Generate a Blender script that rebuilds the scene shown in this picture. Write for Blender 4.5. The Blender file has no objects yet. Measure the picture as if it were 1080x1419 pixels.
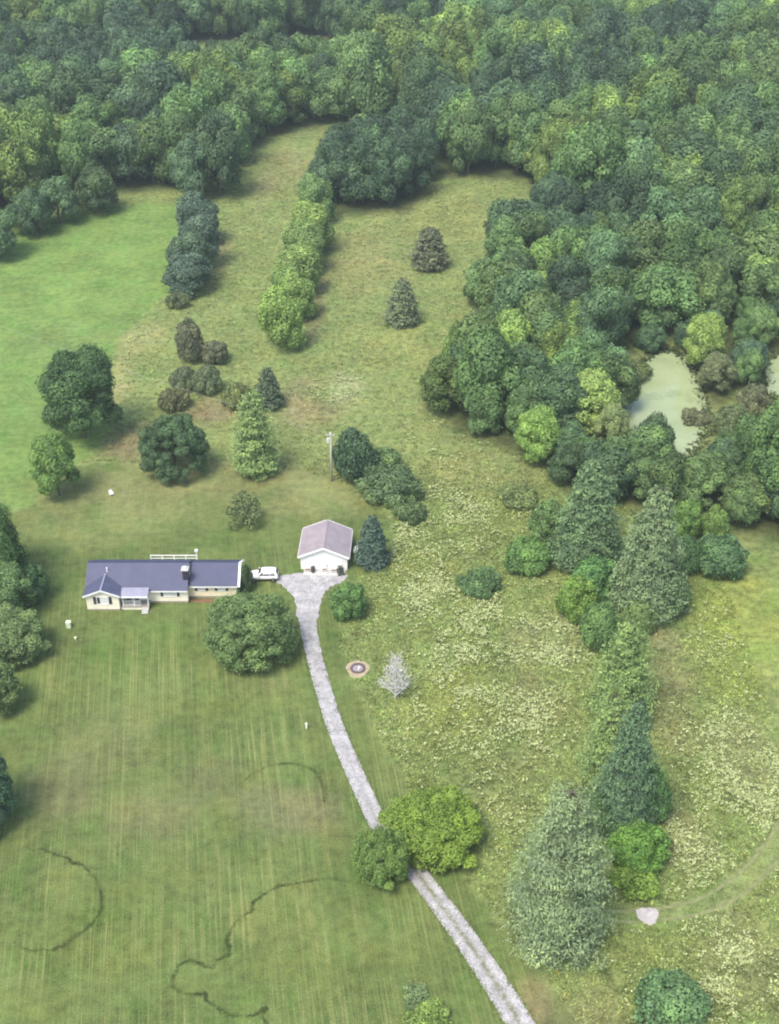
import bpy, math, random
import numpy as np
from mathutils import Vector, Matrix

# ------------------------------------------------------------------ camera, world, sun, exposure
SC = bpy.context.scene
COL = SC.collection
PITCH, FPX, CAMH = math.radians(34.0), 1758.0, 110.0
cam_d = bpy.data.cameras.new('camera')
cam = bpy.data.objects.new('camera', cam_d); COL.objects.link(cam)
cam.location = (0, 0, CAMH); cam.rotation_euler = (math.pi/2 - PITCH, 0, 0)
cam_d.sensor_fit = 'VERTICAL'; cam_d.sensor_height = 24.0
cam_d.lens = FPX/1419.0*24.0
cam_d.clip_start = 1.0; cam_d.clip_end = 12000.0
SC.camera = cam

SUN_EL, SUN_AZ = math.radians(60), math.radians(-142)      # azimuth from +Y, negative = towards -X (left)
world = bpy.data.worlds.new('World'); SC.world = world; world.use_nodes = True
wn = world.node_tree.nodes; wl = world.node_tree.links
sky = wn.new('ShaderNodeTexSky'); sky.sky_type = 'NISHITA'; sky.sun_disc = False
sky.sun_elevation = SUN_EL; sky.sun_rotation = SUN_AZ
sky.air_density = 1.0; sky.dust_density = 3.0; sky.ozone_density = 1.0
wn['Background'].inputs['Strength'].default_value = 0.15
wl.new(sky.outputs[0], wn['Background'].inputs['Color'])
sun_d = bpy.data.lights.new('sun', 'SUN'); sun_d.energy = 2.0; sun_d.angle = math.radians(22)
sun_d.color = (1.0, 0.95, 0.86)
sun = bpy.data.objects.new('sun', sun_d); COL.objects.link(sun)
sd = Vector((math.sin(SUN_AZ)*math.cos(SUN_EL), math.cos(SUN_AZ)*math.cos(SUN_EL), math.sin(SUN_EL)))
sun.rotation_euler = (-sd).to_track_quat('-Z', 'Y').to_euler(); sun.location = (-60, 60, 160)
SC.view_settings.view_transform = 'Standard'; SC.view_settings.look = 'None'
SC.view_settings.exposure = 1.1; SC.view_settings.gamma = 1.0
SC.cycles.use_denoising = True
SC.cycles.pixel_filter_type = 'GAUSSIAN'; SC.cycles.filter_width = 2.3      # the soft lens of a small aerial camera
SC.cycles.max_bounces = 6; SC.cycles.diffuse_bounces = 2; SC.cycles.transmission_bounces = 4
SC.cycles.volume_bounces = 1; SC.cycles.transparent_max_bounces = 4

RNG = np.random.default_rng(7)
random.seed(7)

# ------------------------------------------------------------------ small maths
def vnoise(x, y, seed=0):
    """smooth value noise 0..1, numpy arrays"""
    x = np.asarray(x, float); y = np.asarray(y, float)
    xi = np.floor(x); yi = np.floor(y); fx = x-xi; fy = y-yi
    fx = fx*fx*(3-2*fx); fy = fy*fy*(3-2*fy)
    def h(a, b):
        v = np.sin(a*127.1+b*311.7+seed*74.7)*43758.5453
        return v-np.floor(v)
    return (h(xi, yi)*(1-fx)+h(xi+1, yi)*fx)*(1-fy)+(h(xi, yi+1)*(1-fx)+h(xi+1, yi+1)*fx)*fy
def fbm(x, y, seed=0, o=3):
    s = 0; a = .5; t = 0
    for i in range(o):
        s = s+a*vnoise(x*2**i, y*2**i, seed+i*13); t += a; a *= .5
    return s/t
def sstep(a, b, v):
    t = np.clip((np.asarray(v, float)-a)/(b-a), 0, 1); return t*t*(3-2*t)
POND_C = []          # filled below with pond outline polygons (world)
def base_height(X, Y):
    X = np.asarray(X, float); Y = np.asarray(Y, float)
    far = sstep(260, 460, Y)
    near = sstep(175, 300, Y)
    return near*1.2*(vnoise(X/70+3.1, Y/80, 5)-.5)+far*7.0*(fbm(X/190+.3, Y/170, 9, 2)-.45)+sstep(480, 1500, Y)*12
def height(X, Y):
    z = base_height(X, Y)
    for poly in POND_C:
        d = poly_sd(X, Y, poly)
        z = z-1.3*sstep(-6.0, 1.5, d)
    return z
def ray(px, py):
    a = (px-540)/FPX; b = (709.5-py)/FPX
    return Vector((a, math.cos(PITCH)+b*math.sin(PITCH), -math.sin(PITCH)+b*math.cos(PITCH)))
def ground(px, py, z=0.0):
    d = ray(px, py); zz = z
    for i in range(8):
        t = (zz-CAMH)/d.z; X, Y = d.x*t, d.y*t
        zz = z+float(base_height(X, Y))
    return X, Y
def scale_at(py):
    return (py+FPX*math.tan(PITCH)-709.5)*math.cos(PITCH)/CAMH
def gp(pts): return np.array([ground(*p[:2]) for p in pts])
def poly_sd(X, Y, poly):
    """signed distance, positive inside"""
    X = np.asarray(X, float); Y = np.asarray(Y, float)
    inside = np.zeros(X.shape, bool); dmin = np.full(X.shape, 1e18)
    n = len(poly)
    for i in range(n):
        x0, y0 = poly[i]; x1, y1 = poly[(i+1) % n]
        ex, ey = x1-x0, y1-y0; L = ex*ex+ey*ey+1e-12
        t = np.clip(((X-x0)*ex+(Y-y0)*ey)/L, 0, 1)
        dmin = np.minimum(dmin, (X-x0-t*ex)**2+(Y-y0-t*ey)**2)
        c = ((y0 > Y) != (y1 > Y)) & (X < (x1-x0)*(Y-y0)/((y1-y0) if y1 != y0 else 1e-12)+x0)
        inside ^= c
    d = np.sqrt(dmin); return np.where(inside, d, -d)
def line_d(X, Y, pts):
    X = np.asarray(X, float); Y = np.asarray(Y, float); dmin = np.full(X.shape, 1e18)
    for (x0, y0), (x1, y1) in zip(pts[:-1], pts[1:]):
        ex, ey = x1-x0, y1-y0; L = ex*ex+ey*ey+1e-12
        t = np.clip(((X-x0)*ex+(Y-y0)*ey)/L, 0, 1)
        dmin = np.minimum(dmin, (X-x0-t*ex)**2+(Y-y0-t*ey)**2)
    return np.sqrt(dmin)
def smooth_line(pts, n=8):
    """Catmull-Rom through points (any dimension)"""
    P = np.array(pts, float); out = []
    P = np.vstack([2*P[0]-P[1], P, 2*P[-1]-P[-2]])
    for i in range(1, len(P)-2):
        for k in range(n):
            t = k/n
            out.append(.5*((2*P[i])+(-P[i-1]+P[i+1])*t+(2*P[i-1]-5*P[i]+4*P[i+1]-P[i+2])*t*t+(-P[i-1]+3*P[i]-3*P[i+1]+P[i+2])*t**3))
    out.append(P[-2]); return np.array(out)

# ------------------------------------------------------------------ object helpers
def tag(o, label=None, cat=None, group=None, kind=None):
    if label: o['label'] = label
    if cat: o['category'] = cat
    if group: o['group'] = group
    if kind: o['kind'] = kind
    return o
def empty(name, loc=(0, 0, 0), rz=0.0):
    o = bpy.data.objects.new(name, None); o.empty_display_size = .3
    COL.objects.link(o); o.location = loc; o.rotation_euler = (0, 0, rz); return o
def link(name, me, parent=None):
    o = bpy.data.objects.new(name, me); COL.objects.link(o)
    if parent is not None: o.parent = parent
    return o
def np_mesh(name, V, Fq, mat=None, attrs=None, smooth=False):
    """V (n,3), Fq (m,k) equal-sized faces; attrs: name -> (n,) float or (n,3) colour"""
    V = np.asarray(V, np.float32); Fq = np.asarray(Fq, np.int32)
    me = bpy.data.meshes.new(name); m, k = Fq.shape
    me.vertices.add(len(V)); me.vertices.foreach_set('co', V.ravel())
    me.loops.add(m*k); me.loops.foreach_set('vertex_index', Fq.ravel())
    me.polygons.add(m); me.polygons.foreach_set('loop_start', np.arange(0, m*k, k, dtype=np.int32))
    me.update(calc_edges=True)
    if smooth: me.polygons.foreach_set('use_smooth', np.ones(m, bool))
    for an, av in (attrs or {}).items():
        av = np.asarray(av, np.float32)
        if av.ndim == 1:
            a = me.attributes.new(an, 'FLOAT', 'POINT'); a.data.foreach_set('value', av)
        else:
            a = me.attributes.new(an, 'FLOAT_COLOR', 'POINT')
            a.data.foreach_set('color', np.hstack([av, np.ones((len(av), 1), np.float32)]).ravel())
    if mat: me.materials.append(mat)
    me.validate(); return me
class MB:
    """collects simple solids into one mesh"""
    def __init__(s): s.v = []; s.f = []
    def add(s, v, f):
        b = len(s.v); s.v += [tuple(p) for p in v]; s.f += [tuple(i+b for i in q) for q in f]; return s
    def box(s, x0, x1, y0, y1, z0, z1):
        return s.add([(x0,y0,z0),(x1,y0,z0),(x1,y1,z0),(x0,y1,z0),(x0,y0,z1),(x1,y0,z1),(x1,y1,z1),(x0,y1,z1)],
                     [(0,3,2,1),(4,5,6,7),(0,1,5,4),(1,2,6,5),(2,3,7,6),(3,0,4,7)])
    def tube(s, pts, rad, n=7, cap=True):
        P = [Vector(p) for p in pts]; R = rad if isinstance(rad, (list, tuple, np.ndarray)) else [rad]*len(P)
        rings = []; b = len(s.v)
        for i, p in enumerate(P):
            t = (P[min(i+1, len(P)-1)]-P[max(i-1, 0)])
            t = t.normalized() if t.length > 1e-9 else Vector((0, 0, 1))
            u = t.cross(Vector((0, 0, 1)) if abs(t.z) < .9 else Vector((1, 0, 0))).normalized(); w = t.cross(u)
            for k in range(n):
                a = 2*math.pi*k/n; s.v.append(tuple(p+(u*math.cos(a)+w*math.sin(a))*R[i]))
        for i in range(len(P)-1):
            for k in range(n):
                s.f.append((b+i*n+k, b+i*n+(k+1) % n, b+(i+1)*n+(k+1) % n, b+(i+1)*n+k))
        if cap:
            s.f.append(tuple(b+k for k in range(n))[::-1]); s.f.append(tuple(b+(len(P)-1)*n+k for k in range(n)))
        return s
    def prism(s, poly, axis, a, b):
        """extrude a 2-D polygon along axis 'x'/'y'/'z' from a to b"""
        n = len(poly)
        def mk(p, t): return {'x': (t, p[0], p[1]), 'y': (p[0], t, p[1]), 'z': (p[0], p[1], t)}[axis]
        v = [mk(p, a) for p in poly]+[mk(p, b) for p in poly]
        f = [tuple(range(n))[::-1], tuple(range(n, 2*n))]+[(i, (i+1) % n, n+(i+1) % n, n+i) for i in range(n)]
        return s.add(v, f)
    def build(s, name, mat, parent=None, bevel=0, smooth=False):
        me = bpy.data.meshes.new(name); me.from_pydata(s.v, [], s.f); me.materials.append(mat); me.update()
        import bmesh
        bm = bmesh.new(); bm.from_mesh(me); bmesh.ops.recalc_face_normals(bm, faces=bm.faces); bm.to_mesh(me); bm.free()
        if smooth: me.polygons.foreach_set('use_smooth', [True]*len(me.polygons))
        o = link(name, me, parent)
        if bevel:
            m = o.modifiers.new('bevel', 'BEVEL'); m.width = bevel; m.segments = 2; m.limit_method = 'ANGLE'
        return o

# ------------------------------------------------------------------ materials
class N:
    def __init__(s, name):
        s.m = bpy.data.materials.new(name); s.m.use_nodes = True
        s.t = s.m.node_tree; s.n = s.t.nodes; s.l = s.t.links
        s.bsdf = s.n['Principled BSDF']; s.out = s.n['Material Output']
    def new(s, t, **kw):
        n = s.n.new(t)
        for k, v in kw.items(): setattr(n, k, v)
        return n
    def link(s, a, b): s.l.new(a, b)
    def noise(s, vec, scale, detail=3, rough=.55):
        n = s.new('ShaderNodeTexNoise'); n.inputs['Scale'].default_value = scale
        n.inputs['Detail'].default_value = detail; n.inputs['Roughness'].default_value = rough
        if vec is not None: s.link(vec, n.inputs['Vector'])
        return n.outputs['Fac']
    def math(s, op, a, b=None, c=None, clamp=False):
        n = s.new('ShaderNodeMath', operation=op); n.use_clamp = clamp
        for i, x in enumerate((a, b, c)):
            if x is None: continue
            if isinstance(x, (int, float)): n.inputs[i].default_value = x
            else: s.link(x, n.inputs[i])
        return n.outputs[0]
    def mapr(s, v, a, b, c, d):
        n = s.new('ShaderNodeMapRange'); s.link(v, n.inputs[0])
        for i, x in zip((1, 2, 3, 4), (a, b, c, d)): n.inputs[i].default_value = x
        return n.outputs[0]
    def mix(s, fac, a, b, mode='MIX'):
        n = s.new('ShaderNodeMix', data_type='RGBA', blend_type=mode)
        for i, x in ((0, fac), (6, a), (7, b)):
            if isinstance(x, (int, float)): n.inputs[i].default_value = x
            elif isinstance(x, tuple): n.inputs[i].default_value = (*x, 1)
            else: s.link(x, n.inputs[i])
        return n.outputs[2]
    def scale(s, col, f):
        n = s.new('ShaderNodeVectorMath', operation='SCALE'); s.link(col, n.inputs[0])
        if isinstance(f, (int, float)): n.inputs['Scale'].default_value = f
        else: s.link(f, n.inputs['Scale'])
        return n.outputs[0]
    def bump(s, h, strength, dist):
        n = s.new('ShaderNodeBump'); n.inputs['Strength'].default_value = strength; n.inputs['Distance'].default_value = dist
        s.link(h, n.inputs['Height']); s.link(n.outputs[0], s.bsdf.inputs['Normal'])
def plain(name, col, rough=.6, metal=0.0, var=.12, scale=3.0, spec=.4):
    m = N(name); tc = m.new('ShaderNodeTexCoord').outputs['Object']
    f = m.mapr(m.noise(tc, scale, 4), .3, .7, 1-var, 1+var)
    rgb = m.new('ShaderNodeRGB'); rgb.outputs[0].default_value = (*col, 1)
    m.link(m.scale(rgb.outputs[0], f), m.bsdf.inputs['Base Color'])
    m.bsdf.inputs['Roughness'].default_value = rough; m.bsdf.inputs['Metallic'].default_value = metal
    m.bsdf.inputs['Specular IOR Level'].default_value = spec
    return m.m
def siding(name, col, pitch=.2):
    m = N(name); tc = m.new('ShaderNodeTexCoord').outputs['Object']
    sep = m.new('ShaderNodeSeparateXYZ'); m.link(tc, sep.inputs[0])
    saw = m.math('FRACT', m.math('DIVIDE', sep.outputs[2], pitch))
    f = m.mapr(m.noise(tc, 1.3, 4), .3, .7, .92, 1.05)
    f = m.math('MULTIPLY', f, m.mapr(saw, 0, .12, .86, 1.0))
    rgb = m.new('ShaderNodeRGB'); rgb.outputs[0].default_value = (*col, 1)
    m.link(m.scale(rgb.outputs[0], f), m.bsdf.inputs['Base Color'])
    m.bsdf.inputs['Roughness'].default_value = .55; m.bump(saw, .35, .02); return m.m
def ribbed(name, col, axis, pitch, rough=.42, metal=.35):
    m = N(name); tc = m.new('ShaderNodeTexCoord').outputs['Object']
    sep = m.new('ShaderNodeSeparateXYZ'); m.link(tc, sep.inputs[0])
    w = m.math('PINGPONG', m.math('DIVIDE', sep.outputs[axis], pitch), .5)
    rib = m.mapr(w, 0, .12, 1, 0)
    f = m.mapr(m.noise(tc, .9, 4), .3, .7, .86, 1.12)
    f = m.math('MULTIPLY', f, m.mapr(rib, 0, 1, 1, 1.02))
    rgb = m.new('ShaderNodeRGB'); rgb.outputs[0].default_value = (*col, 1)
    m.link(m.scale(rgb.outputs[0], f), m.bsdf.inputs['Base Color'])
    m.bsdf.inputs['Roughness'].default_value = rough; m.bsdf.inputs['Metallic'].default_value = metal
    m.bump(rib, .18, .03); return m.m
def leaf_material(name, trans=.18, rough=.6, tcol=1.25, fixed=None, vary=(.62, 1.25)):
    m = N(name)
    oi = m.new('ShaderNodeObjectInfo'); at = m.new('ShaderNodeAttribute'); at.attribute_name = 'v'
    hs = m.new('ShaderNodeHueSaturation')
    m.link(m.mapr(oi.outputs['Random'], 0, 1, .497, .509), hs.inputs['Hue'])
    m.link(m.mapr(oi.outputs['Random'], 0, 1, *vary), hs.inputs['Value'])
    if fixed: hs.inputs['Color'].default_value = (*fixed, 1)
    else: m.link(oi.outputs['Color'], hs.inputs['Color'])
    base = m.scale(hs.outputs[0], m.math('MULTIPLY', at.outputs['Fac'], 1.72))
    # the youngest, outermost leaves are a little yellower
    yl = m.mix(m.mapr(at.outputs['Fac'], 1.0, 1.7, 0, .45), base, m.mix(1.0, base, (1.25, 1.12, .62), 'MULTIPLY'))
    m.link(yl, m.bsdf.inputs['Base Color']); m.bsdf.inputs['Roughness'].default_value = rough
    m.bsdf.inputs['Specular IOR Level'].default_value = .14
    tr = m.new('ShaderNodeBsdfTranslucent'); m.link(m.mix(1.0, yl, (1.5*tcol, 1.35*tcol, .6*tcol), 'MULTIPLY'), tr.inputs['Color'])
    mx = m.new('ShaderNodeMixShader'); mx.inputs[0].default_value = trans
    m.link(m.bsdf.outputs[0], mx.inputs[1]); m.link(tr.outputs[0], mx.inputs[2]); m.link(mx.outputs[0], m.out.inputs['Surface'])
    return m.m
def col_material(name, trans=.2, rough=.7):
    m = N(name); at = m.new('ShaderNodeAttribute'); at.attribute_name = 'Col'
    m.link(at.outputs['Color'], m.bsdf.inputs['Base Color']); m.bsdf.inputs['Roughness'].default_value = rough
    m.bsdf.inputs['Specular IOR Level'].default_value = .2
    tr = m.new('ShaderNodeBsdfTranslucent'); m.link(at.outputs['Color'], tr.inputs['Color'])
    mx = m.new('ShaderNodeMixShader'); mx.inputs[0].default_value = trans
    m.link(m.bsdf.outputs[0], mx.inputs[1]); m.link(tr.outputs[0], mx.inputs[2]); m.link(mx.outputs[0], m.out.inputs['Surface'])
    return m.m
def ground_material():
    m = N('ground_cover'); pos = m.new('ShaderNodeNewGeometry').outputs['Position']
    at = m.new('ShaderNodeAttribute'); at.attribute_name = 'Col'
    mow = m.new('ShaderNodeAttribute'); mow.attribute_name = 'mow'
    rgh = m.new('ShaderNodeAttribute'); rgh.attribute_name = 'coarse'
    n1 = m.noise(pos, .11, 5); n2 = m.noise(pos, .8, 5, .65); n3 = m.noise(pos, 4.5, 4, .65)
    f = m.math('ADD', m.mapr(n1, .25, .75, -.24, .24), m.math('MULTIPLY', m.mapr(n2, .25, .75, -.3, .3), m.mapr(rgh.outputs['Fac'], 0, 1, .95, 1.8)))
    f = m.math('ADD', f, m.math('MULTIPLY', m.mapr(n3, .25, .75, -.3, .3), m.mapr(rgh.outputs['Fac'], 0, 1, .9, 1.9)))
    f = m.math('ADD', f, 1.0)
    c = m.scale(at.outputs['Color'], f)
    # dry straw-coloured and lush patches
    dry = m.mix(1.0, c, (1.20, 1.06, .92), 'MULTIPLY'); lush = m.mix(1.0, c, (.72, .92, .66), 'MULTIPLY')
    p1 = m.noise(pos, .19, 6, .6)
    c = m.mix(m.mapr(p1, .48, .7, 0, .75), c, dry); c = m.mix(m.mapr(p1, .48, .3, 0, .75), c, lush)
    # mowing: streaks of clippings lying along the mower's passes
    rot = m.new('ShaderNodeMapping'); rot.vector_type = 'POINT'; rot.inputs['Rotation'].default_value = (0, 0, math.radians(-8.5))
    m.link(pos, rot.inputs['Vector'])
    def streak(sx, sy, det):
        mp = m.new('ShaderNodeMapping'); mp.inputs['Scale'].default_value = (sx, sy, 0); m.link(rot.outputs[0], mp.inputs['Vector'])
        return m.noise(mp.outputs[0], 1.0, det, .6)
    s1 = m.mapr(streak(3.4, .05, 3), .5, .66, 0, 1); s2 = m.mapr(streak(7.0, .10, 2), .5, .68, 0, 1)
    s3 = m.mapr(streak(.55, .012, 1), .35, .65, -.5, .5)
    st = m.math('ADD', m.math('MULTIPLY', s1, .6), m.math('MULTIPLY', s2, .4))
    st = m.math('MULTIPLY', st, m.mapr(m.noise(pos, .09, 3), .35, .6, .25, 1.0))
    st = m.math('MULTIPLY', st, m.mapr(n3, .3, .7, .5, 1.2))
    c = m.mix(m.math('MULTIPLY', m.math('MULTIPLY', st, mow.outputs['Fac']), .8), c, (.26, .26, .10))
    c = m.scale(c, m.math('ADD', 1.0, m.math('MULTIPLY', m.math('MULTIPLY', s3, mow.outputs['Fac']), .12)))
    m.link(c, m.bsdf.inputs['Base Color']); m.bsdf.inputs['Roughness'].default_value = .9
    m.bsdf.inputs['Specular IOR Level'].default_value = .1
    hgt = m.math('ADD', n3, m.math('MULTIPLY', n2, 1.5)); m.bump(hgt, .5, .25)
    return m.m
def gravel_material():
    m = N('pale_gravel'); pos = m.new('ShaderNodeNewGeometry').outputs['Position']
    cs = m.new('ShaderNodeAttribute'); cs.attribute_name = 'strip'
    v = m.new('ShaderNodeTexVoronoi'); v.inputs['Scale'].default_value = 9; m.link(pos, v.inputs['Vector'])
    n1 = m.noise(pos, .7, 5, .65); n2 = m.noise(pos, 6, 3)
    f = m.math('ADD', m.mapr(n1, .3, .7, .62, 1.22), m.mapr(n2, .3, .7, -.25, .25))
    base = m.new('ShaderNodeRGB'); base.outputs[0].default_value = (.335, .325, .325, 1)
    sepc = m.new('ShaderNodeSeparateColor'); m.link(v.outputs['Color'], sepc.inputs[0])
    c = m.scale(base.outputs[0], m.math('MULTIPLY', f, m.mapr(sepc.outputs[0], 0, 1, .8, 1.18)))
    k = m.math('MULTIPLY', cs.outputs['Fac'], m.mapr(m.noise(pos, 1.6, 4, .7), .42, .56, .25, 1))
    c = m.mix(k, c, (.14, .145, .085))
    m.link(c, m.bsdf.inputs['Base Color']); m.bsdf.inputs['Roughness'].default_value = .9
    m.bump(v.outputs['Distance'], .5, .04); return m.m

M_GROUND = ground_material(); M_GRAVEL = gravel_material()
M_LEAF = leaf_material('leaves', vary=(.92, 1.06)); M_WOODLEAF = leaf_material('woodland_leaves'); M_NEEDLE = leaf_material('needles', .08, .6, 1.0, vary=(.95, 1.05))
M_TUFT = col_material('weeds')
M_BARK = plain('bark', (.09, .075, .06), .9, scale=6, var=.35); M_DEADWOOD = plain('bleached_wood', (.50, .48, .48), .85, scale=8, var=.25)

# ------------------------------------------------------------------ zones of the place (outlines on the ground)
POND = gp([(858,556),(872,528),(888,508),(905,492),(925,484),(944,492),(958,512),(970,540),(976,575),(968,600),(950,625),(925,632),(900,618),(880,596),(862,578)])
POND2 = gp([(1066,500),(1085,485),(1130,490),(1140,520),(1110,545),(1072,540)])
POND_C += [POND, POND2]
LAWN = gp([(-260,740),(-120,712),(20,708),(50,698),(92,662),(118,645),(200,648),(300,655),(420,652),(470,668),(520,700),(545,722),(540,770),(500,800),(470,830),(468,880),(490,940),
           (515,1000),(545,1060),(570,1110),(610,1165),(660,1240),(720,1320),(800,1420),(870,1520),(-500,1520)])
HAY = gp([(-200,460),(-120,380),(0,352),(40,310),(120,288),(245,281),(256,300),(246,340),(240,400),(205,432),(176,462),(164,505),(158,560),(150,620),(112,640),(88,660),(48,697),(20,707),(-120,711),(-260,738)])
DRIVE_PX = [(424,822,40),(425,840,34),(428,870,29),(436,910,27),(450,960,28),(466,1010,29),(485,1055,30),(505,1100,31),(527,1145,33),(556,1182,35),(592,1228,37),(628,1276,40),(664,1328,43),(694,1374,46),(721,1419,48),(748,1470,52)]
DRIVE = smooth_line([(*ground(x, y), .5*w/scale_at(y)*.82) for x, y, w in DRIVE_PX], 8)
APRON = gp([(384,798),(402,796),(418,793),(447,793),(476,793),(482,799),(474,806),(462,812),(452,820),(446,832),(442,846),(440,858),(414,858),(411,840),(404,824),(392,812),(382,806)])
RUT_A = smooth_line(gp([(838,1263),(880,1262),(930,1256),(970,1245),(1000,1228),(1030,1205),(1060,1170),(1085,1135),(1120,1080)]), 6)
RUT_B = smooth_line(gp([(838,1278),(890,1277),(940,1272),(985,1262),(1020,1245),(1050,1222),(1085,1185),(1130,1130)]), 6)
# woods: outlines of where trunks stand
W_LEFT = gp([(-700,300),(-120,345),(0,318),(30,290),(120,268),(235,262),(300,262),(322,235),(330,205),(365,188),(420,180),(485,165),(475,120),(430,118),(290,119),(230,104),(150,84),(-600,120)])
W_FARLEFT = gp([(-900,110),(150,74),(240,62),(290,60),(420,56),(560,66),(620,60),(620,-60),(-1000,-60)])
W_TONGUE = gp([(436,266),(450,250),(480,240),(520,228),(585,228),(592,240),(585,270),(560,290),(500,296),(462,290),(448,270)])
W_BACK = gp([(485,165),(470,120),(480,80),(620,60),(1300,60),(1900,330),(1080,330),(905,420),(800,330),(760,270),(735,248),(660,244),(600,238),(590,205),(565,174)])
W_TOP = gp([(560,66),(620,-60),(2100,-60),(1900,330),(1300,60)])
W_GROVE = gp([(765,285),(800,330),(870,400),(880,440),(868,480),(846,520),(842,575),(850,600),(790,632),(735,628),(690,612),(640,592),(602,562),(600,548),(628,520),(668,476),(676,450),(668,412),(690,385),(715,350),(745,310)])
W_RIGHT = gp([(905,420),(1080,330),(1900,330),(1700,760),(1180,750),(1050,735),(1010,700),(995,655),(1010,610),(1035,560),(1060,552),(1072,548),(1110,560),(1145,530),(1140,480),(1085,478),(1060,495),(1048,530),(1000,560),(985,540),(975,505),(955,478),(935,462),(910,470),(885,462)])
W_THICKET = gp([(775,645),(800,632),(850,640),(920,664),(1000,655),(1020,632),(1080,632),(1250,640),(1250,752),(1080,742),(1010,728),(960,712),(900,705),(860,695),(800,682)])
WOODS = [W_LEFT, W_FARLEFT, W_TONGUE, W_BACK, W_TOP, W_GROVE, W_RIGHT, W_THICKET]
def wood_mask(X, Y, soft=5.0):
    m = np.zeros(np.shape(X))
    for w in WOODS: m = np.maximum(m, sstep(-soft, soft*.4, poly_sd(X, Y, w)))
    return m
C_LAWN, C_HAY, C_MEAD = np.array([.089,.125,.037]), np.array([.124,.194,.052]), np.array([.150,.187,.065])
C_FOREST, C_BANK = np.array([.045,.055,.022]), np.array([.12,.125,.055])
# low-frequency patches of differing plant cover: (px, py, radius across m, radius deep m, colour, strength)
PATCH = [
 (200,690,26,9,(.170,.182,.074),.9),(330,660,26,10,(.170,.178,.074),.9),(440,690,12,9,(.168,.182,.072),.85),(140,730,14,8,(.155,.178,.066),.7),
 (200,610,7,7,(.17,.125,.075),.8),(165,625,4,4,(.16,.11,.07),.7),(290,575,7,6,(.20,.135,.09),.75),(420,572,7,7,(.19,.145,.085),.75),(410,540,5,8,(.19,.15,.09),.6),
 (170,500,3,18,(.24,.235,.10),.8),(200,470,5,9,(.23,.23,.10),.7),(165,545,3,8,(.24,.23,.11),.7),
 (480,540,5,7,(.26,.26,.15),.7),(400,230,9,20,(.18,.165,.075),.7),(370,260,6,14,(.20,.165,.09),.5),(300,350,4,20,(.19,.15,.085),.6),(620,300,24,20,(.19,.185,.06),.5),
 (500,360,14,20,(.19,.18,.075),.7),(440,420,2.0,22,(.15,.13,.07),.7),(560,480,14,14,(.19,.205,.065),.6),(690,660,12,8,(.155,.16,.07),.6),(760,640,7,5,(.12,.14,.05),.7),
 (640,650,9,8,(.19,.19,.07),.5),(600,590,9,9,(.18,.19,.07),.5),(700,720,9,10,(.15,.18,.055),.7),(760,880,7,7,(.19,.20,.10),.7),(590,790,7,9,(.17,.19,.06),.6),
 (620,980,8,10,(.17,.185,.05),.7),(740,970,5,9,(.155,.15,.075),.7),(700,1080,7,8,(.12,.14,.055),.7),(620,1060,6,6,(.11,.14,.045),.6),
 (960,720,9,5,(.11,.13,.05),.6),(1040,850,10,14,(.185,.22,.05),.9),(1010,930,8,9,(.17,.205,.05),.7),(925,900,4.5,10,(.155,.14,.075),.7),(930,1000,4,9,(.15,.14,.072),.6),
 (935,1150,4.5,8,(.155,.145,.08),.7),(1040,1060,5,8,(.20,.20,.11),.6),(900,1320,8,5,(.125,.15,.045),.7),(1020,1330,6,7,(.16,.16,.08),.6),(800,1400,6,5,(.17,.14,.075),.7),(735,1385,2.2,4,(.20,.16,.09),.7),
 (290,1085,5,6,(.095,.105,.045),.9),(380,1120,6,5,(.14,.135,.07),.8),(90,1090,6,8,(.115,.115,.055),.9),(200,1130,7,6,(.13,.125,.06),.7),(150,1020,8,7,(.125,.135,.055),.7),(440,1120,4,5,(.14,.135,.065),.8),(340,950,6,4,(.12,.125,.055),.8),(200,900,12,6,(.085,.135,.03),.75),(330,960,8,6,(.10,.14,.035),.6),(150,1300,10,7,(.10,.135,.03),.6),
 (400,1280,7,5,(.13,.15,.045),.6),(430,1350,7,5,(.11,.14,.035),.5),(620,1290,4,6,(.075,.11,.03),.8),(690,1380,3,5,(.075,.11,.03),.7),(580,1120,2.2,5,(.085,.12,.03),.6),(60,960,6,6,(.10,.14,.035),.6),
 (130,380,22,22,(.13,.205,.052),.7),(60,560,12,16,(.12,.188,.055),.7),(90,470,16,10,(.13,.19,.064),.6),(70,320,18,6,(.085,.15,.04),.5),(440,860,3,8,(.08,.12,.03),.5),
 (255,620,4,3,(.13,.14,.055),.6),(30,850,6,8,(.085,.13,.03),.7)]
PATCH_W = [(*ground(a, b), rx, ry, np.array(c), s*.75) for a, b, rx, ry, c, s in PATCH]
def zones(X, Y):
    jx = X+(fbm(X*.35, Y*.35, 3)-.5)*2.2; jy = Y+(fbm(X*.35, Y*.35, 8)-.5)*3.0
    lawn = sstep(-.5, .5, poly_sd(jx, jy, LAWN)); hay = sstep(-1.2, 1.2, poly_sd(jx, jy, HAY)); wood = wood_mask(jx, jy)
    return lawn, hay, wood
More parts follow.
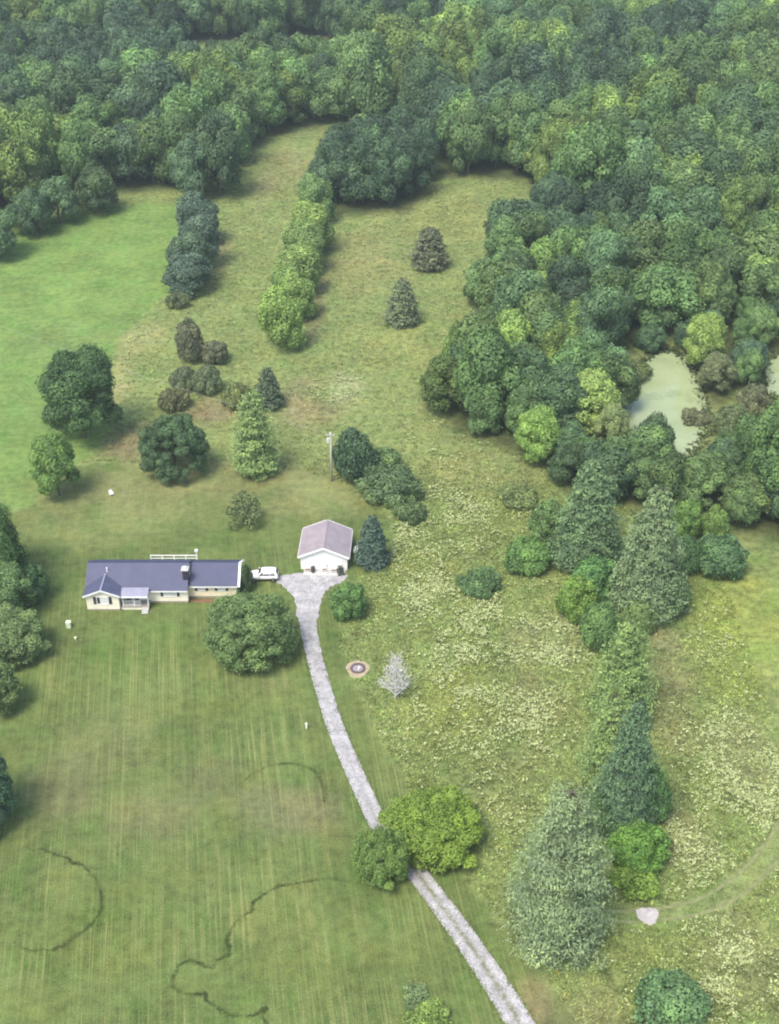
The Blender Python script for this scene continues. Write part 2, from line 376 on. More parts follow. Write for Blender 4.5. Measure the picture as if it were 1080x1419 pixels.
def cover_colour(X, Y, lawn, hay, wood):
    c = np.ones((*np.shape(X), 1))*C_MEAD
    c = c+(C_HAY-c)*hay[..., None]; c = c+(C_LAWN-c)*lawn[..., None]
    for x, y, rx, ry, pc, s in PATCH_W:
        wob = (fbm(X*.22+rx, Y*.22+ry, int(rx*7+ry*3) % 31)-.5)*.9
        d = np.sqrt(((X-x)/rx)**2+((Y-y)/ry)**2)+wob
        k = s*sstep(1.15, .25, d) if False else s*(1-sstep(.25, 1.15, d))
        c = c+(pc-c)*k[..., None]
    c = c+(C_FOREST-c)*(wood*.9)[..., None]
    for p in POND_C:
        k = sstep(-4.0, 0.2, poly_sd(X, Y, p)); c = c+(C_BANK-c)*(k*.8)[..., None]
    return c
def axis(segs):
    out = []
    for a, b, st in segs: out += list(np.arange(a, b, st))
    return np.array(out)
gx = axis([(-1400,-700,100),(-700,-260,40),(-260,-80,4),(-80,70,.7),(70,260,4),(260,700,40),(700,1401,100)])
gy = axis([(-400,20,60),(20,70,5),(70,170,.7),(170,330,1.1),(330,640,3),(640,1200,40),(1200,2401,120)])
GX, GY = np.meshgrid(gx, gy); lawn, hay, wood = zones(GX, GY)
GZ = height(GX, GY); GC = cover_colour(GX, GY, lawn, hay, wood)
nx, ny = len(gx), len(gy)
idx = np.arange(nx*ny).reshape(ny, nx)
quads = np.stack([idx[:-1,:-1], idx[:-1,1:], idx[1:,1:], idx[1:,:-1]], -1).reshape(-1, 4)
fl = lawn.ravel()[quads].mean(1); fh = hay.ravel()[quads].mean(1)
zone_of = np.where(fl > .5, 1, np.where(fh > .5, 2, 0))
Vall = np.stack([GX, GY, GZ], -1).reshape(-1, 3); Call = GC.reshape(-1, 3)
coarse = np.clip(1-lawn*.7-hay*.75, 0, 1).ravel(); mowv = (lawn*(1-.55*sstep(142, 156, GY))+hay*.16).ravel()
for zi, nm, lb in ((0,'ground','rough meadow ground and woodland floor around the mown lawn'),(1,'lawn','mown striped green lawn around the long house'),(2,'hay_field','smooth bright green hay field at upper left')):
    q = quads[zone_of == zi]; u, inv = np.unique(q, return_inverse=True)
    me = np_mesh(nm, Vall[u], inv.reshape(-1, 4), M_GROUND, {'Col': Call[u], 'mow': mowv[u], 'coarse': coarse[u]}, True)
    tag(link(nm, me), lb, kind='structure')

# ponds: still water under a skin of pale green duckweed
def pond_material():
    m = N('duckweed_water'); pos = m.new('ShaderNodeNewGeometry').outputs['Position']
    f = m.noise(pos, .16, 5, .6); g = m.noise(pos, 2.2, 4, .6)
    c = m.mix(m.mapr(f, .3, .7, 0, 1), (.23, .285, .145), (.32, .37, .21))
    c = m.mix(m.mapr(g, .35, .7, 0, .35), c, (.22, .27, .11)); c = m.mix(m.mapr(m.noise(pos, .22, 4, .55), .44, .3, 0, .6), c, (.13, .165, .07))
    m.link(c, m.bsdf.inputs['Base Color']); m.bsdf.inputs['Roughness'].default_value = .12
    m.bsdf.inputs['Specular IOR Level'].default_value = .5; m.bump(g, .08, .02); return m.m
M_POND = pond_material()
for nm, poly, lb in (('pond', POND, 'pale green duckweed pond among the trees at right'), ('pond', POND2, 'second small pond cut off by the right edge of the picture')):
    c = poly.mean(0); big = smooth_line([*(c+(poly-c)*1.12), (c+(poly[0]-c)*1.12)], 4)[:-1]
    z = float(base_height(*c))-.85
    me = bpy.data.meshes.new(nm); me.from_pydata([(x, y, z) for x, y in big], [], [tuple(range(len(big)))]); me.materials.append(M_POND); me.update()
    tag(link(nm, me), lb, kind='structure')

# gravel drive with a worn middle strip, and its widening in front of the garage
def ribbon(name, line, half, z, mat, label, ncross=10, strip=None, ragged=.18):
    line = np.asarray(line); n = len(line); t = np.gradient(line, axis=0); t /= np.linalg.norm(t, axis=1)[:, None]
    nrm = np.stack([t[:, 1], -t[:, 0]], 1); V = []; A = []
    for i in range(n):
        hl = half[i]*(1+(RNG.random()-.5)*ragged*2); hr = half[i]*(1+(RNG.random()-.5)*ragged*2)
        for k in range(ncross+1):
            u = k/ncross*2-1; p = line[i]+nrm[i]*u*(hr if u > 0 else hl)
            V.append((p[0], p[1], float(height(p[0], p[1]))+z*(1-abs(u)**4*.75))); A.append(strip(i/n, u) if strip else 0)
    q = [(i*(ncross+1)+k, i*(ncross+1)+k+1, (i+1)*(ncross+1)+k+1, (i+1)*(ncross+1)+k) for i in range(n-1) for k in range(ncross)]
    me = np_mesh(name, V, q, mat, {'strip': np.array(A)}, True)
    return tag(link(name, me), label, kind='structure')
dl = smooth_line(DRIVE, 4)
ribbon('driveway', dl[:, :2], dl[:, 2], .035, M_GRAVEL, 'pale gravel driveway curving up to the garage', 12,
       lambda t, u: max(0, 1-abs(u)/.38)*(.3+1.0*min(1, max(0, (t-.45)/.2))), .05)
def sheet(name, poly, z, mat, label, edge=.25):
    pts = smooth_line([*poly, poly[0]], 5)[:-1]; c = pts.mean(0); n = len(pts)
    pts = pts+(RNG.random(pts.shape)-.5)*edge
    nx_ = np.roll(pts, -1, 0)-np.roll(pts, 1, 0); nx_ /= np.linalg.norm(nx_, axis=1)[:, None]; out_ = np.stack([nx_[:, 1], -nx_[:, 0]], 1)
    if np.sum((pts-c)*out_) < 0: out_ = -out_
    inn = pts-out_*.12
    V = [(*p, z) for p in inn]+[(*p, -.03) for p in pts]
    f = [tuple(range(n))]+[(i, (i+1) % n, n+(i+1) % n, n+i) for i in range(n)]
    V = [(x, y, float(height(x, y))+zz) for x, y, zz in V]
    me = bpy.data.meshes.new(name); me.from_pydata(V, [], f); me.materials.append(mat); me.update()
    a = me.attributes.new('strip', 'FLOAT', 'POINT'); a.data.foreach_set('value', np.zeros(len(V), np.float32))
    return tag(link(name, me), label, kind='structure')
sheet('gravel_apron', APRON, .05, M_GRAVEL, 'wide gravel turning area in front of the white garage', .35)
M_RUT = plain('worn_track', (.165, .18, .075), .95, scale=1.5, var=.25); M_SAND = plain('bare_soil', (.32, .26, .17), .95, scale=2, var=.2)
M_LIME = plain('crushed_limestone', (.38, .345, .33), .9, scale=2, var=.2)
for ln, nm in ((RUT_A, 'far'), (RUT_B, 'near')):
    ribbon('wheel_rut', ln, [.2]*len(ln), .02, M_RUT, f'{nm} rut of the tyre track curving through the right field', 4, None, .3)
sheet('limestone_patch', gp([(880,1260),(893,1257),(908,1258),(914,1264),(911,1276),(904,1283),(894,1280),(884,1272)]), .05, M_LIME, 'pale crushed stone patch on the tyre track', .1)

# ------------------------------------------------------------------ the long house
M_SID_W = siding('white_siding', (.82, .765, .61)); M_SID_Y = siding('cream_siding', (.78, .70, .49), .18)
M_TRIM = plain('white_trim', (.80, .80, .78), .5, var=.05); M_ROOF = ribbed('slate_metal_roof', (.038, .044, .094), 0, .55, .6, .0)
M_ROOFP = ribbed('weathered_porch_roof', (.25, .25, .31), 0, .5, .45, .2); M_GLASS = plain('window_glass', (.03, .035, .04), .12, spec=.6)
M_CURT = plain('curtained_window', (.62, .62, .6), .3, var=.08); M_SHUT = plain('dark_shutter', (.045, .045, .055), .5)
M_BRICK = plain('dark_chimney', (.035, .03, .045), .8, scale=9, var=.3); M_CONC = plain('concrete', (.42, .41, .39), .85, scale=2, var=.15)
M_FOUND = plain('foundation', (.30, .24, .19), .9, scale=3); M_DOOR = plain('door_paint', (.10, .10, .12), .4)
M_DECK = plain('weathered_deck', (.30, .27, .23), .8, scale=5, var=.2); M_MULCH = plain('red_brown_mulch', (.16, .085, .05), .95, scale=6, var=.35)
HX, HY = -32.0, 143.0
house = empty('ranch_house', (HX, HY, 0))
tag(house, 'long low cream house with slate blue metal roof and a front gable wing', 'house')
def hx(x): return x-HX
def hy(y): return y-HY
X0, XW, XP, XC, X1 = -41.9, -37.4, -33.3, -28.15, -21.5
YF, YR, YB, YWF = 140.25, 141.4, 146.7, 138.5
ZE = 2.7
# walls
w = MB(); w.box(hx(X0), hx(XC), hy(YF), hy(YB), .35, ZE)
pk = 143.45; w.prism([(hy(YF), ZE), (hy(pk), 4.72), (hy(YB), ZE)], 'x', hx(X0), hx(XC)); w.build('wall', M_SID_W, house)
w = MB(); w.box(hx(XC), hx(X1), hy(YR), hy(YB+.1), .35, 2.55)
w.prism([(hy(YR), 2.55), (hy(144.1), 4.12), (hy(YB+.1), 2.55)], 'x', hx(XC)+.004, hx(X1)); w.build('wall', M_SID_Y, house)
w = MB(); w.box(hx(X0-.02), hx(XW), hy(YWF), hy(YF+.5), .30, 2.8)
w.prism([(hx(X0-.02), 2.8), (hx(XW), 2.8), (hx((X0+XW)/2), 3.72)], 'y', hy(YWF), hy(142)); w.build('wall', M_SID_W, house)
f = MB(); f.box(hx(X0+.05), hx(XC-.05), hy(YF+.05), hy(YB-.05), 0, .35); f.box(hx(XC-.05), hx(X1-.05), hy(YR+.05), hy(YB), 0, .348)
f.box(hx(X0+.05), hx(XW-.05), hy(YWF+.05), hy(YF+.049), 0, .30); f.build('foundation', M_FOUND, house)
# roofs: slabs with thickness
def slab(mb, quad, th):
    q = [Vector(p) for p in quad]; n = (q[1]-q[0]).cross(q[3]-q[0]).normalized()
    if n.z < 0: n = -n
    mb.add([p for p in q]+[p+n*th for p in q], [(3,2,1,0),(4,5,6,7),(0,1,5,4),(1,2,6,5),(2,3,7,6),(3,0,4,7)])
r = MB()
xa, xb = hx(X0-.35), hx(XC+.12); ya, ym, yb = hy(YF-.42), hy(pk), hy(YB+.42); k = (4.74-ZE)/(pk-YF)
za, zb = 4.74-k*(ym-ya), 4.74-k*(yb-ym)
slab(r, [(xa,ya,za),(xb,ya,za),(xb,ym,4.74),(xa,ym,4.74)], .12); slab(r, [(xa,ym,4.74),(xb,ym,4.74),(xb,yb,zb),(xa,yb,zb)], .12)
roof = r.build('roof', M_ROOF, house)
r = MB(); r.box(xa, xb, ym-.14, ym+.14, 4.80, 4.92); r.build('ridge_cap', M_ROOF, roof)
r = MB(); xa2, xb2 = hx(XC+.124), hx(X1+.30); ya2, ym2, yb2 = hy(YR-.40), hy(144.1), hy(YB+.5); k2 = (4.14-2.55)/(144.1-YR)
za2, zb2 = 4.14-k2*(ym2-ya2), 4.14-k2*(yb2-ym2)
slab(r, [(xa2,ya2,za2),(xb2,ya2,za2),(xb2,ym2,4.14),(xa2,ym2,4.14)], .12); slab(r, [(xa2,ym2,4.14),(xb2,ym2,4.14),(xb2,yb2,zb2),(xa2,yb2,zb2)], .12)
roof2 = r.build('roof', M_ROOF, house)
r = MB(); xm = hx((X0+XW)/2); wl_, wr_ = hx(X0-.35), hx(XW+.30); zr = 3.78; kk = (3.72-2.8)/((XW-X0)/2)
slab(r, [(wl_, hy(YWF-.35), zr-kk*(xm-wl_)), (xm, hy(YWF-.35), zr), (xm, hy(142.1), zr), (wl_, hy(142.1), zr-kk*(xm-wl_))], .10)
slab(r, [(xm, hy(YWF-.35), zr), (wr_, hy(YWF-.35), zr-kk*(wr_-xm)), (wr_, hy(142.1), zr-kk*(wr_-xm)), (xm, hy(142.1), zr)], .10)
M_ROOFW = ribbed('slate_metal_wing_roof', (.07, .075, .125), 1, .55, .45, .1)
wr = r.build('wing_roof', M_ROOFW, house)
r = MB(); r.box(xm-.12, xm+.12, hy(YWF-.36), hy(141.9), zr+.07, zr+.16); r.build('ridge_cap', M_ROOFP, wr)
r = MB(); r.tube([(xm+.25, hy(142.2), 3.9), (xm+.25, hy(142.2), 4.75)], .09, 8); r.build('vent_pipe', M_TRIM, roof)
# rake and fascia boards
t = MB()
def rake(mb, x, pts, wdt=.05, dep=.22):
    for (y0, z0), (y1, z1) in zip(pts[:-1], pts[1:]):
        mb.add([(x,y0,z0-dep),(x+wdt,y0,z0-dep),(x+wdt,y1,z1-dep),(x,y1,z1-dep),(x,y0,z0+.13),(x+wdt,y0,z0+.13),(x+wdt,y1,z1+.13),(x,y1,z1+.13)],
               [(0,3,2,1),(4,5,6,7),(0,1,5,4),(1,2,6,5),(2,3,7,6),(3,0,4,7)])
rake(t, xb2+.003, [(ya2, za2), (ym2, 4.14), (yb2, zb2)], .30, .15); t.build('rake_board', M_TRIM, house)
t = MB(); rake(t, xa-.053, [(ya, za), (ym, 4.74), (yb, zb)]); t.build('rake_board', M_SHUT, house)
t = MB(); t.box(hx(XP+.1), xb, ya-.06, ya-.003, za-.16, za+.05); t.build('fascia', M_TRIM, house)
t = MB(); t.box(xa2+.01, xb2, ya2-.06, ya2-.003, za2-.16, za2+.05); t.build('fascia', M_TRIM, house)
t = MB()
for sgn, xe in ((-1, wl_), (1, wr_)):
    ze = zr-kk*abs(xe-xm); yf = hy(YWF-.36)
    t.add([(xe,yf-.05,ze-.16),(xm,yf-.05,zr-.16),(xm,yf,zr-.16),(xe,yf,ze-.16),(xe,yf-.05,ze+.08),(xm,yf-.05,zr+.08),(xm,yf,zr+.08),(xe,yf,ze+.08)],
          [(0,3,2,1),(4,5,6,7),(0,1,5,4),(1,2,6,5),(2,3,7,6),(3,0,4,7)])
t.build('gable_trim', M_TRIM, house)
# chimney
c = MB(); c.box(hx(-28.75), hx(-28.0), hy(141.1), hy(141.85), 2.6, 5.0); ch = c.build('chimney', M_BRICK, house)
c = MB(); c.box(hx(-28.88), hx(-27.87), hy(140.97), hy(141.98), 5.0, 5.16); c.build('chimney_cap', M_CONC, ch)
c = MB(); c.tube([(hx(-28.38), hy(141.48), 5.16), (hx(-28.38), hy(141.48), 5.42)], .2, 10); c.build('flue', M_TRIM, ch)
# windows
def window(x, y, z0, wd, ht, pane=M_CURT, shut=.38, mull=1):
    fr = MB(); yy = hy(y); e = .07
    fr.box(hx(x-wd/2-e), hx(x-wd/2), yy-.06, yy+.02, z0-e, z0+ht+e); fr.box(hx(x+wd/2), hx(x+wd/2+e), yy-.06, yy+.02, z0-e, z0+ht+e)
    fr.box(hx(x-wd/2), hx(x+wd/2), yy-.06, yy+.02, z0+ht, z0+ht+e); fr.box(hx(x-wd/2), hx(x+wd/2), yy-.085, yy+.02, z0-e, z0)
    o = fr.build('window', M_TRIM, house)
    n = mull+1
    for i in range(n):
        p = MB(); p.box(hx(x-wd/2)+wd*i/n+.015, hx(x-wd/2)+wd*(i+1)/n-.015, yy-.02, yy+.01, z0+.01, z0+ht-.01); p.build('pane', pane, o)
    if shut:
        for sg in (-1, 1):
            s = MB(); xs = hx(x)+sg*(wd/2+e+shut/2+.01); s.box(xs-shut/2, xs+shut/2, yy-.05, yy-.005, z0-.05, z0+ht+.05)
            for q in range(5): s.box(xs-shut/2+.05, xs+shut/2-.05, yy-.065, yy-.05, z0+.02+q*ht/5, z0+.02+q*ht/5+ht/9)
            s.build('shutter', M_SHUT, o)
window(-39.65, YWF, 1.25, 1.55, 1.15, M_CURT, .42, 1)
o_ = MB(); o_.box(hx(-40.38), hx(-40.02), hy(YWF)-.03, hy(YWF)-.02, 1.28, 2.36); o_.build('pane', M_GLASS, house)
window(-30.6, YF, 1.25, 1.75, 1.05, M_CURT, .36, 2)
window(-26.35, YR, 1.35, .95, .9, M_CURT, .38, 1); window(-23.55, YR, 1.35, .95, .9, M_CURT, .38, 1)
w = MB(); w.box(hx(X1), hx(X1)+.03, hy(143.6), hy(144.5), 1.3, 2.2); w.build('side_window', M_GLASS, house)
# porch between the wing and the middle part
pz = .55
p = MB(); p.box(hx(XW+.02), hx(XP-.1), hy(138.75), hy(YF-.01), .40, pz); p.build('porch_floor', M_DECK, house)
p = MB(); p.box(hx(XW+.05), hx(XP-.15), hy(138.80), hy(138.85), .0, .39); p.build('porch_skirt', M_SID_W, house)
p = MB(); slab(p, [(hx(XW+.32), hy(138.35), 2.55), (hx(XP-.02), hy(138.35), 2.55), (hx(XP-.02), hy(YF-.40), 2.98), (hx(XW+.32), hy(YF-.40), 2.98)], .10)
pr = p.build('porch_roof', M_ROOFP, house)
p = MB(); p.box(hx(XW+.32), hx(XP-.02), hy(138.28), hy(138.345), 2.40, 2.63); p.build('fascia', M_TRIM, pr)
for px_ in (XW+.45, -35.4, XP-.2):
    p = MB(); p.box(hx(px_)-.07, hx(px_)+.07, hy(138.80)+.06, hy(138.80)+.2, pz, 2.47); p.build('porch_post', M_TRIM, house)
p = MB(); p.box(hx(XW+.55), hx(-34.5), hy(138.9), hy(138.96), pz+.85, pz+.92); p.box(hx(XW+.55), hx(-34.5), hy(138.9), hy(138.96), pz+.1, pz+.16); rl = p.build('porch_railing', M_TRIM, house)
for i in range(17):
    p = MB(); xx = hx(XW+.62)+i*.14; p.box(xx, xx+.04, hy(138.91), hy(138.95), pz+.161, pz+.849); p.build('baluster', M_TRIM, rl)
d = MB(); d.box(hx(-35.9), hx(-35.0), hy(YF)-.05, hy(YF)+.01, pz, pz+2.02); dr = d.build('front_door', M_DOOR, house)
d = MB(); d.box(hx(-35.12), hx(-35.06), hy(YF)-.11, hy(YF)-.05, pz+.95, pz+1.05); d.build('door_handle', M_TRIM, dr)
w = MB(); w.box(hx(-37.0), hx(-36.4), hy(YF)-.04, hy(YF)+.01, 1.3, 2.3); w.build('porch_window', M_GLASS, house)
for i in range(3):
    s = MB(); s.box(hx(-34.35), hx(-33.45), hy(138.745-.3*(i+1)), hy(138.745-.3*i), 0, .42-.14*i); s.build('step', M_CONC, house)
# things on the porch
def chair(name, x, y, z, rz, mat, label, sc=1.0):
    e = empty(name, (x, y, z), rz); e.scale = (sc, sc, sc); tag(e, label, 'chair')
    b = MB(); b.box(-.27, .27, -.26, .26, .38, .43); b.build('seat', mat, e)
    b = MB(); b.add([(-.27,.22,.431),(.27,.22,.431),(.27,.27,.431),(-.27,.27,.431),(-.25,.36,.95),(.25,.36,.95),(.25,.40,.95),(-.25,.40,.95)],[(0,3,2,1),(4,5,6,7),(0,1,5,4),(1,2,6,5),(2,3,7,6),(3,0,4,7)]); b.build('backrest', mat, e)
    for sx in (-1, 1):
        for sy in (-1, 1):
            b = MB(); b.tube([(sx*.25, sy*.24, 0), (sx*.24, sy*.22, .38)], .025, 6); b.build('leg', mat, e)
        b = MB(); b.box(sx*.27-.03, sx*.27+.03, -.27, .27, .62, .65); b.box(sx*.27-.02, sx*.27+.02, -.26, -.22, .431, .62); b.build('armrest', mat, e)
    return e
M_DARKP = plain('dark_plastic', (.05, .05, .055), .5); M_WHITEP = plain('white_plastic', (.78, .78, .75), .4)
chair('porch_chair', -36.3, 139.5, pz, .2, M_DARKP, 'dark chair behind the railing on the house porch')
# mulch bed against the right part of the front
sheet('mulch_bed', np.array([(-28.0,141.2),(-28.0,140.55),(-26.5,140.35),(-24.8,140.45),(-24.2,140.9),(-24.3,141.25)]), .06, M_MULCH, 'brown mulch bed along the right front of the house', .12)
# back deck seen over the ridge
deck = empty('back_deck', (-31.3, 149.4, 0)); tag(deck, 'back deck with long white railing showing just above the house roof', 'deck')
b = MB(); b.box(-3.5, 3.4, -2.2, -.1, .55, .67); b.build('deck_floor', M_DECK, deck)
for x in (-3.4, -1.7, 0, 1.7, 3.3):
    b = MB(); b.box(x-.06, x+.06, -.28, -.15, 0, 1.72 if x < 3 else 2.5); b.build('post', M_TRIM, deck)
    b = MB(); b.box(x-.06, x+.06, -2.1, -1.98, 0, .55); b.build('post', M_DECK, deck)
b = MB(); b.box(-3.45, 3.35, -.26, -.17, 1.722, 1.82); b.box(-3.45, 3.35, -.24, -.20, 1.22, 1.32); b.box(-3.45, 3.35, -.24, -.20, .9, 1.0); b.build('rail', M_TRIM, deck)
b = MB(); b.box(3.1, 3.5, -.4, 0, 2.5, 2.75); b.build('post_lantern', M_TRIM, deck)

# ------------------------------------------------------------------ garage
M_GROOF = ribbed('mauve_metal_roof', (.28, .235, .245), 1, .6, .45, .1); M_GSID = siding('garage_siding', (.80, .79, .76), .24)
gar = empty('garage', (-9.35, 151.4, 0), math.radians(-2.5)); tag(gar, 'small white gabled garage with a faded mauve metal roof', 'garage')
gw, gd, ge, gr_ = 3.38, 3.3, 2.45, 3.95
w = MB(); w.box(-gw, gw, -gd, gd, 0, ge); w.prism([(-gw, ge), (gw, ge), (0, gr_)], 'y', -gd, gd); w.build('wall', M_GSID, gar)
r = MB(); gk = (gr_-ge)/gw; ov = .30
for sg in (-1, 1):
    slab(r, [(0,-gd-.3,gr_+.02),(sg*(gw+ov),-gd-.3,gr_+.02-gk*(gw+ov)),(sg*(gw+ov),gd+.3,gr_+.02-gk*(gw+ov)),(0,gd+.3,gr_+.02)], .09)
gro = r.build('roof', M_GROOF, gar)
r = MB(); r.box(-.16, .16, -gd-.31, gd+.31, gr_+.07, gr_+.16); r.build('ridge_cap', M_GROOF, gro)
for yy, nm in ((-gd-.36, 'gable_trim'), (gd+.304, 'gable_trim')):
    t = MB()
    for sg in (-1, 1):
        xe = sg*(gw+ov); ze = gr_-gk*(gw+ov)
        t.add([(xe,yy,ze-.17),(0,yy,gr_-.17),(0,yy+.056,gr_-.17),(xe,yy+.056,ze-.17),(xe,yy,ze+.16),(0,yy,gr_+.16),(0,yy+.056,gr_+.16),(xe,yy+.056,ze+.16)],[(0,3,2,1),(4,5,6,7),(0,1,5,4),(1,2,6,5),(2,3,7,6),(3,0,4,7)])
    t.build(nm, M_TRIM, gro)
for sg in (-1, 1):
    t = MB(); t.box(sg*(gw+ov+.03)-.06, sg*(gw+ov+.03)+.06, -gd-.3, gd+.3, gr_-gk*(gw+ov)-.10, gr_-gk*(gw+ov)+.06); t.build('gutter', M_TRIM, gro)
d = MB(); d.box(-.2, 2.7, -gd-.03, -gd+.01, 0.02, 2.1); gdo = d.build('garage_door', M_GSID, gar)
for i in range(4):
    p = MB(); p.box(-.15, 2.65, -gd-.055, -gd-.03, .06+i*.51, .06+i*.51+.47); p.build('door_panel', M_TRIM, gdo)
d = MB(); d.box(-2.35, -1.45, -gd-.04, -gd+.01, .05, 2.08); sdo = d.build('side_door', M_TRIM, gar)
d = MB(); d.box(-2.28, -2.21, -gd-.09, -gd-.04, 1.0, 1.1); d.build('door_handle', M_DARKP, sdo)
s = MB(); s.box(-2.9, 3.1, -gd-1.5, -gd-.02, 0.0, .09); tag(s.build('concrete_slab', M_CONC, None), 'pale concrete slab at the foot of the garage front', kind='structure').matrix_world = gar.matrix_basis.copy()
# clutter in front of the garage
def at_garage(x, y, z=.09): return (gar.matrix_basis @ Vector((x, y, 0))).to_2d().to_tuple()+(z,)
b = MB(); n_ = 14
b.tube([(0,0,0),(0,0,.06),(0,0,.45),(0,0,.5),(0,0,.85),(0,0,.9)], [.28,.3,.31,.33,.31,.29], n_); o = b.build('barrel', M_DARKP, None, smooth=False); o.location = at_garage(-1.55, -gd-.75)
tag(o, 'dark upright barrel before the left half of the garage front', 'barrel')
mow = empty('riding_mower', at_garage(2.45, -gd-.8), math.radians(100)); tag(mow, 'dark riding mower parked at the right corner of the garage front', 'mower')
M_MOW = plain('mower_paint', (.06, .075, .05), .4)
b = MB(); b.prism([(-.85,.35),(.55,.35),(.85,.42),(.85,.8),(.1,.86),(.05,.5),(-.85,.5)], 'y', -.28, .28); b.build('body', M_MOW, mow, .03)
b = MB(); b.box(-.6, -.15, -.22, .22, .52, .62); b.box(-.66, -.56, -.22, .22, .62, .98); b.build('seat', M_DARKP, mow, .02)
b = MB(); b.tube([(.12,0,.86),(0,0,1.05)], .02, 6); b.tube([(-.02+.0,.17*math.cos(a),1.06+.17*math.sin(a)*.5) for a in np.linspace(0, 2*math.pi, 13)], .018, 5, False); b.build('steering_wheel', M_DARKP, mow)
b = MB(); b.box(-.35, .45, -.5, .5, .1, .22); b.build('mower_deck', M_MOW, mow, .03)
for x, rr in ((-.55, .26), (.62, .19)):
    for sy in (-1, 1):
        b = MB(); b.tube([(x, sy*.3, rr), (x, sy*.48, rr)], rr, 14); b.build('wheel', M_DARKP, mow)
post = empty('flag_post', at_garage(.55, -gd-.9)); tag(post, 'slim grey post standing before the middle of the garage front', 'post')
b = MB(); b.tube([(0,0,0),(0,0,1.25)], .045, 8); b.build('shaft', M_CONC, post)
b = MB(); b.tube([(0,0,0),(0,0,.12)], .2, 10); b.build('foot', M_CONC, post); b = MB(); b.box(-.16,.16,-.06,.06,1.25,1.5); b.build('box_head', M_CONC, post)
for i, (dx, dy, ln, lb) in enumerate(((-2.35, -.6, .8, 'low grey planter at the left end of the garage slab'), (.1, -.5, .7, 'low grey planter just left of the garage door'), (1.5, -.65, .8, 'low grey planter before the right half of the garage front'))):
    pl = empty('planter', at_garage(dx, -gd+dy)); tag(pl, lb, 'planter')
    b = MB(); b.box(-ln/2, ln/2, -.17, .17, 0, .32); b.build('trough', M_CONC, pl, .02)
    b = MB(); b.box(-ln/2+.05, ln/2-.05, -.13, .13, .321, .36); b.build('soil', M_MULCH, pl)
tk = empty('propane_tank', (-4.95, 152.2, 0), math.radians(80)); tag(tk, 'small white tank between the garage and the dark cedar', 'tank')
b = MB(); b.tube([(-.75,0,.6),(-.68,0,.6),(-.55,0,.6),(.55,0,.6),(.68,0,.6),(.75,0,.6)], [.12,.28,.37,.37,.28,.12], 14); b.build('vessel', M_WHITEP, tk, smooth=True)
for x in (-.4, .4):
    b = MB(); b.box(x-.08, x+.08, -.28, .28, 0, .3); b.build('foot', M_CONC, tk)
b = MB(); b.tube([(0,0,.95),(0,0,1.1)], .12, 8); b.build('valve_dome', M_WHITEP, tk)

# ------------------------------------------------------------------ white car beside the house
M_CARW = plain('white_car_paint', (.80, .80, .81), .25, var=.02, spec=.6); M_TYRE = plain('tyre_rubber', (.02, .02, .02), .8)
M_RIM = plain('wheel_rim', (.45, .45, .47), .3, .8); M_LAMP = plain('lamp_glass', (.7, .7, .72), .15); M_TAIL = plain('tail_lamp', (.35, .02, .02), .25)
car = empty('parked_car', (-18.05, 145.9, .045), math.radians(181)); tag(car, 'white sport utility car parked beside the right end of the house', 'car')
import bmesh
def loft(name, secs, mat, parent, sub=1):
    """secs: list of rings (same length) -> closed smooth body"""
    v = [p for r_ in secs for p in r_]; n = len(secs[0]); fcs = [(i*n+k, i*n+(k+1) % n, (i+1)*n+(k+1) % n, (i+1)*n+k) for i in range(len(secs)-1) for k in range(n)]
    fcs += [tuple(range(n))[::-1], tuple((len(secs)-1)*n+k for k in range(n))]
    b = MB(); b.add(v, fcs); o = b.build(name, mat, parent, smooth=True)
    if sub: m = o.modifiers.new('subsurf', 'SUBSURF'); m.levels = sub; m.render_levels = sub
    return o
def car_ring(x, hw, z0, z1, tw): return [(x,-hw,z0),(x,hw,z0),(x,hw*1.0,z0+(z1-z0)*.55),(x,tw,z1-.03),(x,tw*.8,z1),(x,-tw*.8,z1),(x,-tw,z1-.03),(x,-hw,z0+(z1-z0)*.55)]
loft('body', [car_ring(*a) for a in ((2.15,.70,.42,.80,.62),(2.10,.80,.32,.90,.70),(1.6,.89,.28,.99,.80),(1.0,.90,.27,1.06,.84),(.6,.90,.27,1.08,.85),(-.6,.90,.27,1.08,.85),(-1.6,.90,.28,1.10,.85),(-2.05,.86,.32,1.06,.80),(-2.13,.76,.42,.98,.70))], M_CARW, car)
loft('cabin', [car_ring(*a) for a in ((1.02,.80,1.0,1.08,.76),(.75,.80,1.0,1.28,.70),(.28,.80,1.0,1.62,.62),(-.4,.80,1.0,1.70,.62),(-1.4,.80,1.0,1.68,.61),(-1.85,.80,1.0,1.55,.60),(-2.05,.78,1.0,1.12,.72))], M_CARW, car)
